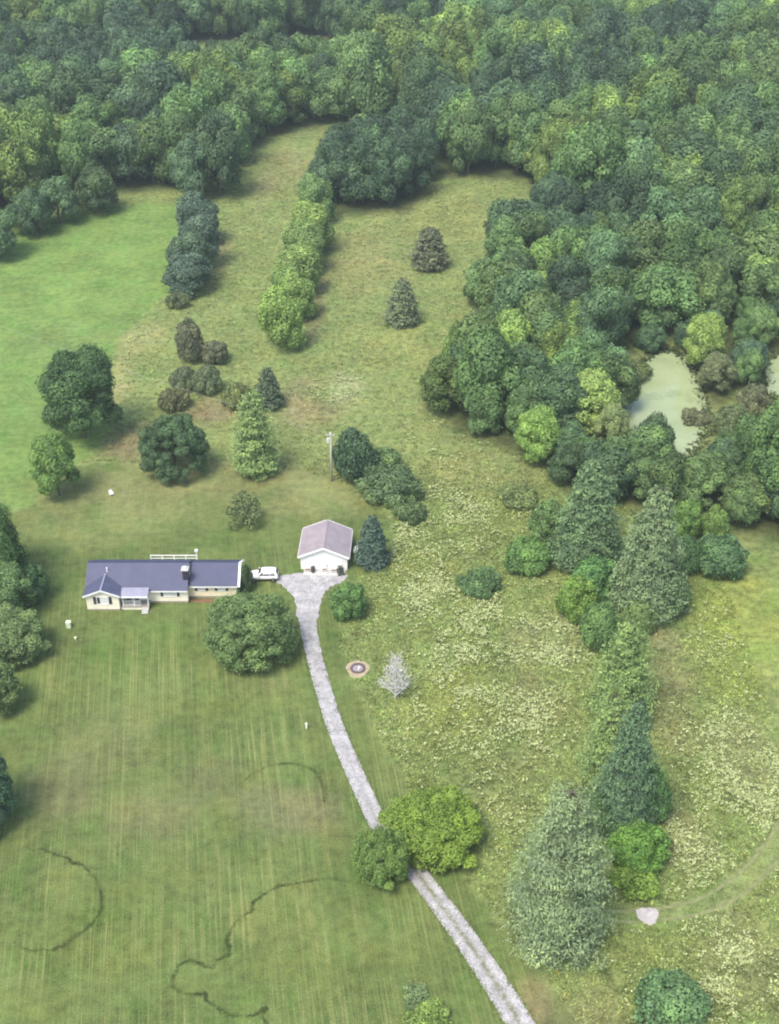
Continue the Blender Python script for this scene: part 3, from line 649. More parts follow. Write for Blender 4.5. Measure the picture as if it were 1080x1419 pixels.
for sy in (-1, 1):
    for x0, x1, t0, t1 in ((.62,.0,.22,-.02),(-.08,-.85,-.08,-.85),(-.93,-1.65,-.93,-1.48)):
        b = MB(); yb_, yt = sy*.835, sy*.70
        b.add([(x0,yb_,1.12),(x1,yb_,1.12),(t1,yt,1.52),(t0,yt,1.52),(x0,yb_-sy*.1,1.12),(x1,yb_-sy*.1,1.12),(t1,yt-sy*.1,1.52),(t0,yt-sy*.1,1.52)],[(0,1,2,3),(7,6,5,4),(0,4,5,1),(1,5,6,2),(2,6,7,3),(3,7,4,0)])
        b.build('side_window', M_GLASS, car)
    b = MB(); b.box(.55,.72,sy*.98-.09,sy*.98+.05,1.08,1.22); b.build('mirror', M_CARW, car, .02)
    b = MB(); b.box(2.06,2.14,sy*.58-.14,sy*.58+.1,.68,.82); b.build('headlight', M_LAMP, car, .02)
    b = MB(); b.box(-2.12,-2.02,sy*.70-.07,sy*.70+.07,.8,1.05); b.build('tail_light', M_TAIL, car, .02)
    for x in (1.35, -1.35):
        b = MB(); b.tube([(x,sy*.70,.34),(x,sy*.92,.34)], .34, 18); wh = b.build('wheel', M_TYRE, car, .03)
        b = MB(); b.tube([(x,sy*.90,.34),(x,sy*.935,.34)], .2, 14); b.build('rim', M_RIM, wh)
b = MB(); b.add([(.93,-.66,1.13),(.93,.66,1.13),(.36,.56,1.58),(.36,-.56,1.58),(.86,-.66,1.05),(.86,.66,1.05),(.29,.56,1.5),(.29,-.56,1.5)],[(0,1,2,3),(7,6,5,4),(0,4,5,1),(1,5,6,2),(2,6,7,3),(3,7,4,0)]); b.build('windscreen', M_GLASS, car)
b = MB(); b.add([(-2.06,-.6,1.16),(-2.06,.6,1.16),(-1.86,.52,1.52),(-1.86,-.52,1.52),(-1.98,-.6,1.14),(-1.98,.6,1.14),(-1.78,.52,1.5),(-1.78,-.52,1.5)],[(0,1,2,3),(7,6,5,4),(0,4,5,1),(1,5,6,2),(2,6,7,3),(3,7,4,0)]); b.build('rear_window', M_GLASS, car)

# ------------------------------------------------------------------ utility poles and wire
M_POLE = plain('weathered_pole', (.40, .38, .34), .85, scale=4, var=.2); M_TRANS = plain('transformer_grey', (.55, .55, .55), .4)
def pole(x, y, label, h=9.3):
    z = float(height(x, y)); e = empty('utility_pole', (x, y, z)); tag(e, label, 'utility pole', 'utility poles')
    b = MB(); b.tube([(0,0,-.3),(0,0,h*.5),(0,0,h)], [.17,.15,.12], 9); b.build('shaft', M_POLE, e, smooth=True)
    b = MB(); b.box(-.75,.75,-.17,-.06,h-.55,h-.42); arm = b.build('crossarm', M_POLE, e)
    for dx in (-.65, .65):
        b = MB(); b.tube([(dx,-.115,h-.42),(dx,-.115,h-.36),(dx,-.115,h-.28),(dx,-.115,h-.22)], [.03,.06,.06,.03], 8); b.build('insulator', M_TRANS, arm)
    b = MB(); b.tube([(-.36,0,h-2.0),(-.36,0,h-1.95),(-.36,0,h-1.15),(-.36,0,h-1.1)], [.18,.22,.22,.16], 12); b.build('transformer', M_TRANS, e)
    return Vector((x, y, z+h-.2))
px0, py0 = ground(460, 667); A = pole(px0, py0, 'pale wooden utility pole with crossarm left of the dark shrubs', 9.2)
px1, py1 = -105.0, 236.0; B = pole(px1, py1, 'second utility pole beyond the left edge of the picture', 9.2)
b = MB(); pts = []
for i in range(41):
    t = i/40; p = A.lerp(B, t); p.z -= 4*t*(1-t)*1.6; p.x -= .65*(1-t); pts.append(p)
b.tube(pts, .014, 4); tag(b.build('power_line', plain('wire', (.36, .36, .35), .4, .4), None), 'thin power line sagging from the pole across the hay field', 'wire')

# ------------------------------------------------------------------ fire pit and small things on the grass
fx, fy = ground(496, 927)
sheet('bare_earth', np.array([(fx+1.55*math.cos(a)*(1+.12*math.sin(3*a)), fy+1.75*math.sin(a)) for a in np.linspace(0, 2*math.pi, 14)[:-1]]), .03, M_SAND, 'tan ring of bare earth round the fire pit', .2)
pit = empty('fire_pit', (fx, fy, .03)); tag(pit, 'round fire pit ringed with dark stones beside the drive', 'fire pit')
M_STONE = plain('sooty_stone', (.10, .085, .09), .9, scale=4, var=.4); M_ASH = plain('ash', (.27, .23, .25), .95, scale=4, var=.25)
import bmesh
stone_me = []
for k in range(3):
    bm = bmesh.new(); bmesh.ops.create_icosphere(bm, subdivisions=1, radius=.22)
    for v in bm.verts: v.co = v.co*random.uniform(.82, 1.15); v.co.z = v.co.z*.75+.12
    me = bpy.data.meshes.new('stone'); bm.to_mesh(me); bm.free(); me.materials.append(M_STONE); stone_me.append(me)
for i in range(15):
    a = 2*math.pi*i/15; o = link('stone', stone_me[i % 3], pit); o.location = (.85*math.cos(a), .85*math.sin(a), 0); o.rotation_euler = (0, 0, random.random()*6); o.scale = (1, 1, random.uniform(.8, 1.2))
b = MB(); b.tube([(0,0,0),(0,0,.07),(0,0,.12)], [.74,.70,.3], 16); b.build('ash_bed', M_ASH, pit)
lg = MB(); lg.tube([(.05,-.3,.2),(.35,.1,.24)], [.12,.1], 8); lg.tube([(.35,-.2,.3),(.15,.1,.32)], .08, 8); tag(lg.build('firewood', plain('pale_wood', (.62, .58, .50), .8), None), 'pale split firewood lying in the fire pit', 'firewood').location = (fx, fy, .03)
x, y = ground(155, 687); chair('lawn_chair', x, y, 0, .6, M_WHITEP, 'white lawn chair alone on the mown grass behind the house')
x, y = ground(96, 869); ub = empty('utility_box', (x, y, 0)); tag(ub, 'pale green utility box on the lawn left of the house', 'utility box')
M_PALEG = plain('pale_green_paint', (.62, .68, .48), .5)
b = MB(); b.prism([(-.28,0),(.28,0),(.28,.78),(.18,.9),(-.28,.9)], 'x', -.3, .3); b.build('cabinet', M_PALEG, ub, .02); b = MB(); b.box(-.33,.33,-.31,.31,.9,.95); b.build('lid', M_PALEG, ub)
x, y = ground(105, 886); bk = empty('bucket', (x, y, 0)); tag(bk, 'small pale bucket on the grass in front of the utility box', 'bucket')
b = MB(); b.tube([(0,0,0),(0,0,.36)], [.15,.19], 12); b.build('pail', M_PALEG, bk); b = MB(); b.tube([(.19*math.cos(a),0,.34+.14*math.sin(a)) for a in np.linspace(0, math.pi, 9)], .012, 5); b.build('handle', M_DARKP, bk)
for (ax, ay), lb in (((425, 1009), 'short white marker post in the lawn left of the drive'), ((602, 1199), 'short white marker post right of the drive under the bright tree')):
    x, y = ground(ax, ay); mp = empty('marker_post', (x, y, 0)); tag(mp, lb, 'post', 'white marker posts')
    b = MB(); b.box(-.09,.09,-.09,.09,0,.75); b.build('stake', M_WHITEP, mp); b = MB(); b.add([(-.13,-.13,.75),(.13,-.13,.75),(.13,.13,.75),(-.13,.13,.75),(0,0,.92)],[(3,2,1,0),(0,1,4),(1,2,4),(2,3,4),(3,0,4)]); b.build('cap', M_WHITEP, mp)

# ------------------------------------------------------------------ vegetation prototypes
def unit(v): return v/(np.linalg.norm(v, axis=-1, keepdims=True)+1e-9)
def leaf_quads(pos, nrm, size, rng, ratio=.85):
    n = len(pos); nrm = unit(nrm)
    t = unit(np.cross(nrm, rng.normal(size=(n, 3)))); b = np.cross(nrm, t)
    s = size*(.65+.7*rng.random((n, 1)))
    V = np.stack([pos+t*s*.5, pos+b*s*.5*ratio+nrm*s*.08, pos-t*s*.5, pos-b*s*.5*ratio-nrm*s*.06], 1).reshape(-1, 3)
    return V, np.arange(4*n).reshape(-1, 4)
def mesh_tris(mb, name, mat):
    me = bpy.data.meshes.new(name); me.from_pydata(mb.v, [], mb.f); me.materials.append(mat); me.update(); return me
class Proto: pass
def broadleaf(seed, W=9.0, H=11.0, clear=.1, lobes=48, rl=(1.0, 1.9), cov=1.3, leaf=.42, shape='round', tilt=.5, irr=.25, multi=False, inner=.06, low=-.9, mat=None):
    rng = np.random.default_rng(seed); r = W/2; q = H*(1-clear)/2; cz = H*clear+q
    d = unit(rng.normal(size=(lobes, 3))); d[:, 2] = np.where(d[:, 2] < low, -d[:, 2], d[:, 2])
    R = rng.uniform(*rl, lobes)
    dirn = 1+irr*(np.sin(3*np.arctan2(d[:, 1], d[:, 0])+rng.random()*6)*.5+rng.normal(size=lobes)*.5)
    frac = np.clip((.62+.38*rng.random(lobes)**.6)*dirn, .25, 1.12)
    wz = d[:, 2]; frac = np.where(wz < -.3, np.maximum(frac, .9), frac)
    taper = {'round': np.ones(lobes), 'oval': 1-.28*np.clip(wz, 0, 1), 'cone': .55+.45*np.clip(.4-wz, 0, 1.2)/1.0, 'flat': np.ones(lobes), 'vase': 1+.12*wz}[shape]
    dome = np.where(wz < 0, np.clip(1/np.sqrt(np.maximum(1-wz*wz, .04)), 1, 2.2)**.85, 1.0); taper = taper*dome
    C = np.stack([d[:, 0]*np.maximum(r-R*.75, .2)*frac*taper, d[:, 1]*np.maximum(r-R*.75, .2)*frac*taper, cz+d[:, 2]*np.maximum(q-R*.75, .15)*frac], 1)
    P = []; Nn = []; Vv = []
    lv = rng.normal(1, .18, lobes)
    for i in range(lobes):
        m = int(cov*12.57*R[i]**2/(leaf*leaf*.40)); e = unit(rng.normal(size=(m, 3))); e = e[e[:, 2] > -.8]
        rad = R[i]*(.78+.30*rng.random((len(e), 1)))
        rad *= 1+.12*np.sin(e[:, :1]*5+e[:, 1:2]*4+i)      # knobbly
        p = C[i]+e*rad*np.array([1, 1, .88])
        dist = np.linalg.norm(p[:, None, :]-C[None], axis=2)/R[None]; dist[:, i] = 9
        keep = (dist.min(1) > .80) | (rng.random(len(p)) < inner)
        keep &= p[:, 2] > H*clear*.3
        P.append(p[keep]); Nn.append((e+tilt*rng.normal(size=e.shape)+np.array([0, 0, .18]))[keep]); Vv.append(np.clip(lv[i]+rng.normal(0, .2, keep.sum()), .45, 1.8))
    # stray twigs at the outline
    m = int(sum(len(x) for x in P)*.05); e = unit(rng.normal(size=(m, 3))); k = rng.integers(0, lobes, m)
    P.append(C[k]+e*R[k][:, None]*rng.uniform(1.05, 1.32, (m, 1))); Nn.append(e+rng.normal(size=e.shape)); Vv.append(np.clip(rng.normal(1.05, .25, m), .5, 1.8))
    P = np.vstack(P); Nn = np.vstack(Nn); Vv = np.concatenate(Vv)
    ok = P[:, 2] > .12; P, Nn, Vv = P[ok], Nn[ok], Vv[ok]
    V, Fq = leaf_quads(P, Nn, leaf, rng)
    o = Proto(); o.crown = np_mesh('crown', V, Fq, mat or M_LEAF, {'v': np.repeat(Vv, 4)})
    tb = MB(); rt = max(.05, W*.022)
    if multi:
        for i in range(6):
            a = i*1.05+rng.random(); c = C[rng.integers(0, lobes)]
            tb.tube([(.12*math.cos(a), .12*math.sin(a), -.1), (c[0]*.5, c[1]*.5, c[2]*.6), tuple(c)], [rt, rt*.7, rt*.3], 5)
    else:
        tb.tube([(0, 0, -.3), (0, 0, .25), (.1, .05, H*.3), (-.05, .1, H*.62), (0, 0, H*.85)], [rt*1.6, rt*1.15, rt, rt*.6, rt*.15], 8)
        for i in rng.choice(lobes, min(11, lobes), False):
            c = C[i]; z0 = min(max(H*clear*1.2, c[2]*.45), H*.6)
            tb.tube([(0, 0, z0), (c[0]*.5, c[1]*.5, z0+(c[2]-z0)*.6), tuple(c)], [rt*.55, rt*.35, rt*.12], 5)
    o.trunk = mesh_tris(tb, 'trunk', M_BARK)
    rad = np.hypot(P[:, 0], P[:, 1]); o.W = 2*np.percentile(rad, 97); o.H = np.percentile(P[:, 2], 99.6); o.clear = clear; o.conifer = False
    return o
def conifer(seed, W=6.0, H=12.0, levels=26, nb=11, leaf=.34, per=12, droop=.35, power=.8, clear=.03, gap=.15, up=.8, mat=None, wide=.5):
    rng = np.random.default_rng(seed); P = []; Nn = []; Vv = []; tb = MB(); rt = W*.03
    tb.tube([(0,0,-.3),(0,0,.3),(0,0,H*.5),(0,0,H*.97)], [rt*1.4,rt,rt*.6,.03], 8)
    for L in range(levels):
        t = (L+.5*rng.random())/levels; z = H*(clear+(1-clear)*t*.97)
        Rm = W/2*max(.04, (1-t))**power*(.82+.3*rng.random())*(1 if t > .1 else .78+2.2*t)
        k = max(4, int(nb*(1-t*.55)))
        for j in range(k):
            a = 2*math.pi*(j+rng.random()*.8)/k+L*1.7; ln = Rm*rng.uniform(1-gap*2, 1.08); lvb = rng.normal(1, .17)
            m = max(3, int(per*ln/(W/2)*1.3+2)); u = (.25+.78*rng.random(m)**.7)
            lat = rng.normal(0, 1, m)*ln*.22*wide*(1.1-u*.5)
            zz = z-droop*ln*u**1.5+ln*.12*u+rng.normal(0, .09, m)*leaf*3
            P.append(np.stack([math.cos(a)*ln*u-math.sin(a)*lat, math.sin(a)*ln*u+math.cos(a)*lat, zz], 1))
            nn = np.tile([math.cos(a)*.7, math.sin(a)*.7, up], (m, 1)); Nn.append(nn+rng.normal(size=(m, 3))*.42)
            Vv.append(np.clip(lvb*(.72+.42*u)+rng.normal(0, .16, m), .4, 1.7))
            if j % 3 == 0 and ln > .5: tb.tube([(0,0,z),(math.cos(a)*ln*.8, math.sin(a)*ln*.8, z-droop*ln*.5)], [rt*.25, .01], 4, False)
    P = np.vstack(P); Nn = np.vstack(Nn); Vv = np.concatenate(Vv); ok = P[:, 2] > .08; P, Nn, Vv = P[ok], Nn[ok], Vv[ok]
    V, Fq = leaf_quads(P, Nn, leaf*1.25, rng, .36)
    o = Proto(); o.crown = np_mesh('crown', V, Fq, mat or M_NEEDLE, {'v': np.repeat(Vv, 4)}); o.trunk = mesh_tris(tb, 'trunk', M_BARK)
    o.W = 2*np.percentile(np.hypot(P[:, 0], P[:, 1]), 98.5); o.H = float(P[:, 2].max()); o.clear = clear; o.conifer = True; return o

PR = {}
# woodland kinds
for i, (sh, ir) in enumerate((('round',.16),('oval',.16),('vase',.2),('round',.26),('flat',.2),('oval',.24))):
    PR[f'wood{i}'] = broadleaf(100+i, 10, 12.5 if sh == 'oval' else 11.5, .05, 34, (1.25, 2.35), 1.0, .42, sh, .24, ir, mat=M_WOODLEAF)
# free-standing kinds with finer leaves
PR['maple'] = broadleaf(201, 11, 9.8, .02, 170, (.62, 1.1), .9, .22, 'round', .35, .05, inner=.2)
PR['ball'] = broadleaf(202, 8.5, 8.5, .02, 150, (.5, .85), .9, .18, 'round', .35, .04, inner=.2)
PR['oak'] = broadleaf(203, 9.5, 12, .03, 52, (1.1, 2.0), 1.05, .25, 'vase', .35, .25)
PR['oval'] = broadleaf(204, 6.5, 8.5, .02, 70, (.6, 1.05), 1.0, .21, 'oval', .38, .14)
PR['bright'] = broadleaf(205, 10, 9, .03, 110, (.7, 1.25), .95, .22, 'round', .38, .13)
PR['row'] = broadleaf(207, 6.5, 8, .02, 46, (.9, 1.6), 1.05, .27, 'round', .35, .16)
PR['shrub0'] = broadleaf(301, 5, 3.2, .02, 32, (.6, 1.05), 1.1, .2, 'flat', .4, .28, True)
PR['shrub1'] = broadleaf(302, 4.5, 4.0, .02, 32, (.6, 1.05), 1.1, .2, 'round', .4, .22, True)
PR['shrub2'] = broadleaf(303, 6, 2.6, .02, 34, (.55, 1.0), 1.1, .27, 'flat', .45, .4, True)
PR['sparse'] = broadleaf(304, 4.5, 3.6, .05, 26, (.45, .8), .45, .24, 'round', .8, .4, True, .3)
PR['spruce'] = conifer(401, 8.5, 13.5, 40, 17, .27, 62, .26, .46, gap=.16, wide=.8)
PR['spruce_b'] = conifer(402, 9.0, 13, 38, 17, .27, 62, .34, .42, gap=.16, wide=.8)
PR['cedar'] = conifer(403, 5, 7.5, 30, 15, .32, 26, .05, .38, .02, .10, .6, None, .8)
PR['cedar_b'] = conifer(404, 5, 6.5, 28, 15, .32, 26, .0, .34, .02, .12, .6, None, .8)
PR['pine'] = conifer(407, 11, 15, 46, 22, .27, 64, .14, .31, .02, .28, .7, M_LEAF, 1.0)
PR['feather'] = conifer(405, 7.0, 11.5, 40, 18, .28, 36, .10, .42, .02, .28, .7, M_LEAF, 1.1)
PR['feather_b'] = conifer(406, 7.5, 10.5, 38, 18, .28, 40, .08, .38, .02, .22, .6, M_LEAF, 1.1)

def place_tree(name, key, X, Y, W, H, colour, rz=None, z=None):
    p = PR[key]; z = float(height(X, Y)) if z is None else z
    e = empty(name, (X, Y, z), random.random()*6.28 if rz is None else rz); e.scale = (W/p.W, W/p.W, H/p.H)
    t = link('trunk', p.trunk, e); c = link('crown', p.crown, e)
    c.color = (*colour, 1); return e
def box_tree(name, key, box, colour, label, cat='tree', group=None, rz=None, clear=None):
    """a tree whose crown fills the given outline in the photograph: finds its real place, width and height"""
    x0, y0, x1, y1 = box; xc = (x0+x1)/2; con = PR[key].conifer; kb = .8 if con else .72; yb = y1-.3*(y1-y0); Ht = 5.0
    for i in range(12):
        X, Y = ground(xc, yb); th = math.atan2(CAMH, Y); dep = Y*math.cos(PITCH)+(CAMH-Ht*.4)*math.sin(PITCH); s = FPX/dep
        r = (x1-x0)/2/s; yb = .5*yb+.5*(y1-kb*r*math.sin(th)*s); A_ = max((yb-y0)/s, .3*r)
        Ht = A_/math.cos(th) if con else 2*max((A_*A_-(r*math.sin(th))**2)/(2*A_*math.cos(th)), .3*r)
    e = place_tree(name, key, X, Y, 2*r, Ht, colour, rz); tag(e, label, cat, group); HAND.append((X, Y, r)) if name == 'willow_tree' else None; return e
HAND = []

DK, MD, LT, YG = (.042,.072,.036), (.062,.105,.036), (.10,.155,.04), (.15,.20,.05)
BL, GG, OL, PU, BR = (.046,.072,.050), (.085,.105,.066), (.115,.14,.078), (.088,.098,.060), (.095,.105,.052)
T = [
 ('broadleaf_tree','wood1',(52,246,114,318),(.058,.095,.045),'tree on the wood edge just right of the hay field corner'),
 ('broadleaf_tree','wood4',(102,232,166,302),(.062,.10,.046),'tree on the wood edge at the middle of the hay field top'),
 ('broadleaf_tree','wood5',(30,262,74,334),(.05,.085,.044),'narrow dark tree between the two hay field corner trees'),
 ('broadleaf_tree','oval',(-30,775,56,872),(.07,.115,.045),'green tree wedged between the large and the pale left edge trees'),
 ('broadleaf_tree','wood1',(238,190,300,284),(.055,.09,.05),'big dark tree standing above the short juniper row'),
 ('broadleaf_tree','wood2',(272,165,340,280),(.055,.09,.046),'big dark tree at the left edge of the narrow meadow'),
 ('broadleaf_tree','wood0',(300,150,346,222),(.065,.105,.048),'tree at the narrow meadow edge behind the big dark pair'),
 ('broadleaf_tree','wood4',(418,222,468,288),(.055,.09,.05),'dark tree joining the hedgerow to the clump'),
 ('shrub','shrub1',(732,690,792,770),(.075,.12,.045),'soft green bush left of the left spruce'),
 ('shrub','shrub1',(900,790,952,862),(.06,.10,.045),'dark bush at the right foot of the grey spruce by the field'),
 ('shrub','shrub0',(796,1090,856,1162),(.07,.12,.045),'dark green bush at the left foot of the bluish spruce'),
 ('shrub','shrub1',(872,1060,924,1150),(.065,.12,.045),'green bush at the right foot of the bluish spruce'),
 ('shrub','shrub1',(876,446,922,486),(.05,.085,.042),'dark bush on the far bank of the pond'),
 ('shrub','shrub1',(932,442,970,484),(.045,.075,.04),'dark bush at the far right corner of the pond'),
 ('shrub','shrub1',(985,610,1050,660),(.075,.12,.05),'green bush below the brownish scrub by the second pond'),
 ('shrub','shrub0',(1040,575,1090,625),(.095,.12,.05),'olive bush just below the second pond'),
 ('broadleaf_tree','wood0',(-35,292,36,366),(.06,.10,.045),'tree at the left edge where the wood meets the hay field'),
 ('broadleaf_tree','wood3',(12,268,70,330),(.05,.085,.045),'dark tree at the left corner of the hay field'),
 ('oak_tree','oak',(64,486,172,626),(.040,.074,.030),'large dark two-lobed oak at the edge of the hay field'),
 ('maple_tree','oval',(50,600,115,699),(.085,.140,.042),'young pale green oval tree below the large dark oak'),
 ('maple_tree','ball',(198,575,290,673),(.045,.078,.038),'dense dark ball-shaped tree alone on the back lawn edge'),
 ('cypress_tree','feather',(318,545,392,670),(.11,.152,.058),'feathery pale green conical tree right of the dark ball-shaped tree'),
 ('sapling','sparse',(312,680,367,736),(.085,.11,.05),'sparse low sapling on the lawn between cypress and house'),
 ('cedar_tree','cedar',(352,511,394,571),(.052,.072,.045),'small dark cedar just behind the feathery pale tree'),
 ('shrub','shrub1',(246,442,286,506),PU,'taller greyish purple shrub in the rough strip'),
 ('shrub','shrub1',(280,470,318,508),PU,'smaller greyish purple shrub right of the taller one'),
 ('shrub','shrub0',(266,506,310,550),(.082,.105,.056),'grey green shrub below the purple shrubs'),
 ('shrub','shrub0',(235,508,276,545),(.075,.095,.052),'low grey green shrub touching its right neighbour'),
 ('shrub','shrub2',(218,536,264,573),BR,'brownish green low shrub above the ball-shaped tree'),
 ('shrub','shrub2',(308,530,352,570),(.11,.135,.055),'low olive shrub left of the small dark cedar'),
 ('juniper_tree','row',(246,270,306,345),BL,'topmost dark tree of the short row beside the hay field'),
 ('juniper_tree','row',(252,298,308,376),BL,'second dark tree in the short row beside the hay field'),
 ('juniper_tree','row',(234,322,294,400),(.05,.08,.05),'third dark tree in the short row beside the hay field'),
 ('juniper_tree','row',(230,350,296,414),BL,'lowest dark tree of the short row beside the hay field'),
 ('shrub','shrub2',(230,404,263,430),(.08,.10,.05),'small bush at the foot of the dark tree row'),
 ('hedgerow_tree','row',(402,300,452,362),(.10,.15,.05),'tree squeezed between second and third of the central hedgerow'),
 ('hedgerow_tree','row',(376,372,424,436),(.10,.15,.05),'left bulging tree low in the central hedgerow'),
 ('hedgerow_tree','row',(414,244,464,314),(.085,.13,.05),'hedgerow tree nearest the woods in the central row'),
 ('hedgerow_tree','row',(404,280,464,356),(.125,.18,.055),'second tree from the woods in the central hedgerow'),
 ('hedgerow_tree','row',(392,312,452,384),(.10,.15,.052),'third tree from the woods in the central hedgerow'),
 ('hedgerow_tree','row',(380,340,446,416),(.11,.16,.052),'fourth tree from the woods in the central hedgerow'),
 ('hedgerow_tree','row',(384,380,438,448),(.115,.17,.05),'small tree second from the near end of the central hedgerow'),
 ('hedgerow_tree','row',(358,402,422,491),(.115,.165,.046),'yellow green tree ending the central hedgerow'),
 ('cedar_tree','cedar_b',(568,317,623,379),(.068,.078,.046),'dark brownish pointed cedar alone in the upper meadow'),
 ('cedar_tree','cedar',(532,388,583,456),(.075,.095,.052),'grey green pointed cedar below the dark brown one'),
 ('shrub','shrub1',(461,592,524,674),(.045,.075,.04),'tall dark shrub right beside the utility pole'),
 ('shrub','shrub1',(500,618,560,668),(.075,.11,.045),'mid green shrub behind the pole shrubs'),
 ('shrub','shrub0',(498,640,586,705),(.065,.10,.045),'wide mid green shrub right of the utility pole shrub'),
 ('shrub','shrub2',(545,692,592,728),(.07,.105,.045),'low weedy bush below the wide pole shrub'),
 ('cedar_tree','cedar',(492,717,541,792),(.038,.062,.048),'dark cedar against the right side of the garage'),
 ('shrub','shrub1',(457,803,510,864),(.07,.12,.04),'rounded green bush right of the drive below the garage'),
 ('maple_tree','maple',(287,819,413,934),(.078,.118,.045),'large round maple in front of the house at the drive'),
 ('roadside_tree','bright',(532,1083,672,1204),(.098,.15,.028),'bright yellow green tree overhanging the drive'),
 ('roadside_tree','bright',(490,1142,572,1234),(.08,.125,.036),'smaller green tree hugging the left side of the drive'),
 ('pine_tree','pine',(696,1116,844,1348),(.12,.16,.088),'big grey green pine right of the lower drive'),
 ('cypress_tree','feather',(812,866,907,1012),(.105,.15,.055),'tall feathery cypress at the middle of the right tree line'),
 ('cypress_tree','feather_b',(796,968,880,1110),(.115,.16,.062),'lower feathery pale cypress left of the dark spruce'),
 ('spruce_tree','spruce',(815,985,908,1172),(.055,.092,.05),'dark bluish spruce in the right tree line above the big pine'),
 ('shrub','shrub1',(838,1132,926,1212),(.068,.13,.028),'vivid green bush between the big pine and the tyre track'),
 ('shrub','shrub2',(845,1190,915,1246),(.11,.165,.035),'low yellow green bush above the crushed stone patch'),
 ('spruce_tree','spruce',(758,640,862,804),(.066,.105,.05),'left one of the two big spruces below the pond'),
 ('spruce_tree','spruce_b',(836,682,950,872),(.088,.125,.062),'right grey green one of the two big spruces'),
 ('shrub','shrub1',(697,742,764,800),(.07,.13,.04),'green bush at the left foot of the left spruce'),
 ('shrub','shrub1',(788,768,856,840),(.06,.115,.04),'mid green bush between the feet of the two spruces'),
 ('shrub','shrub1',(768,794,824,866),(.10,.165,.04),'yellow green bush in front of the two spruces'),
 ('shrub','shrub1',(802,832,856,908),(.075,.125,.045),'green bush just above the tall feathery cypress'),
 ('shrub','shrub1',(858,824,912,880),(.085,.125,.045),'small bush at the right foot of the grey spruce'),
 ('shrub','shrub2',(632,789,697,828),(.06,.10,.04),'low dark bush alone in the weedy meadow'),
 ('shrub','shrub2',(688,668,748,706),(.10,.13,.05),'low olive bush on the meadow slope below the grove'),
 ('shrub','shrub1',(924,690,972,752),(.085,.145,.04),'light green bush right of the grey spruce top'),
 ('shrub','shrub1',(968,700,1008,756),(.10,.16,.045),'small bright bush at the right edge of the thicket'),
 ('shrub','shrub1',(958,738,1032,806),(.055,.10,.045),'dark rounded bush at the corner of the right field'),
 ('shrub','shrub0',(922,742,972,798),(.055,.10,.04),'dark bush between the grey spruce and the rounded corner bush'),
 ('shrub','shrub1',(874,1344,978,1440),(.065,.115,.05),'dark green bush at the bottom right of the picture'),
 ('shrub','shrub2',(558,1392,626,1440),(.115,.17,.045),'yellow green bush at the bottom edge left of the drive'),
 ('sapling','sparse',(552,1366,600,1400),(.10,.14,.065),'thin grey green sapling at the bottom left of the drive'),
 ('broadleaf_tree','oak',(-75,684,50,842),(.072,.12,.04),'large green tree cut off by the left edge beside the house'),
 ('broadleaf_tree','bright',(-40,834,68,930),(.095,.135,.055),'pale grey green tree below the large left edge tree'),
 ('broadleaf_tree','oval',(-45,912,33,1000),(.085,.12,.045),'smaller tree at the left edge below the pale one'),
 ('broadleaf_tree','maple',(-85,1040,25,1172),(.036,.07,.04),'dark bluish green tree cut off by the left edge of the front lawn'),
 ('shrub','shrub1',(30,780,72,840),(.05,.09,.04),'dark bush leaning out below the large left edge tree'),
 ('shrub','shrub1',(331,782,352,822),(.045,.075,.035),'small dark bush between the house end and the white car'),
 ('willow_tree','oval',(770,512,858,612),(.15,.20,.06),'bright yellow green tree at the left bank of the pond'),
 ('willow_tree','oval',(712,562,778,650),(.12,.19,.05),'light green tree in front of the bright pond tree'),
 ('willow_tree','oval',(818,560,868,640),(.13,.17,.07),'pale olive tree right of the bright pond tree'),
 ('willow_tree','oval',(944,430,1004,515),(.14,.19,.055),'yellow green tree on the right bank of the pond'),
 ('willow_tree','oval',(965,485,1016,548),(.10,.12,.06),'greyish olive tree at the right bank of the pond'),
 ('shrub','shrub2',(855,490,905,526),(.085,.115,.045),'low bush on the far left bank of the pond'),
 ('shrub','shrub2',(942,556,985,584),(.09,.10,.055),'brownish bush on the near right bank of the pond'),
 ('shrub','shrub0',(985,560,1040,610),(.085,.11,.05),'olive bush between the two ponds'),
 ('shrub','shrub0',(1020,530,1066,580),(.09,.10,.055),'brownish olive bush left of the second pond'),
 ('broadleaf_tree','wood1',(865,575,935,660),(.055,.09,.045),'dark tree at the near bank of the pond'),
 ('broadleaf_tree','wood0',(795,612,880,700),(.05,.085,.042),'dark tree above the left spruce near the pond'),
]
for name, key, box, colr, lab in T:
    box_tree(name, key, box, colr, lab, 'shrub' if name in ('shrub', 'sapling') else 'tree')

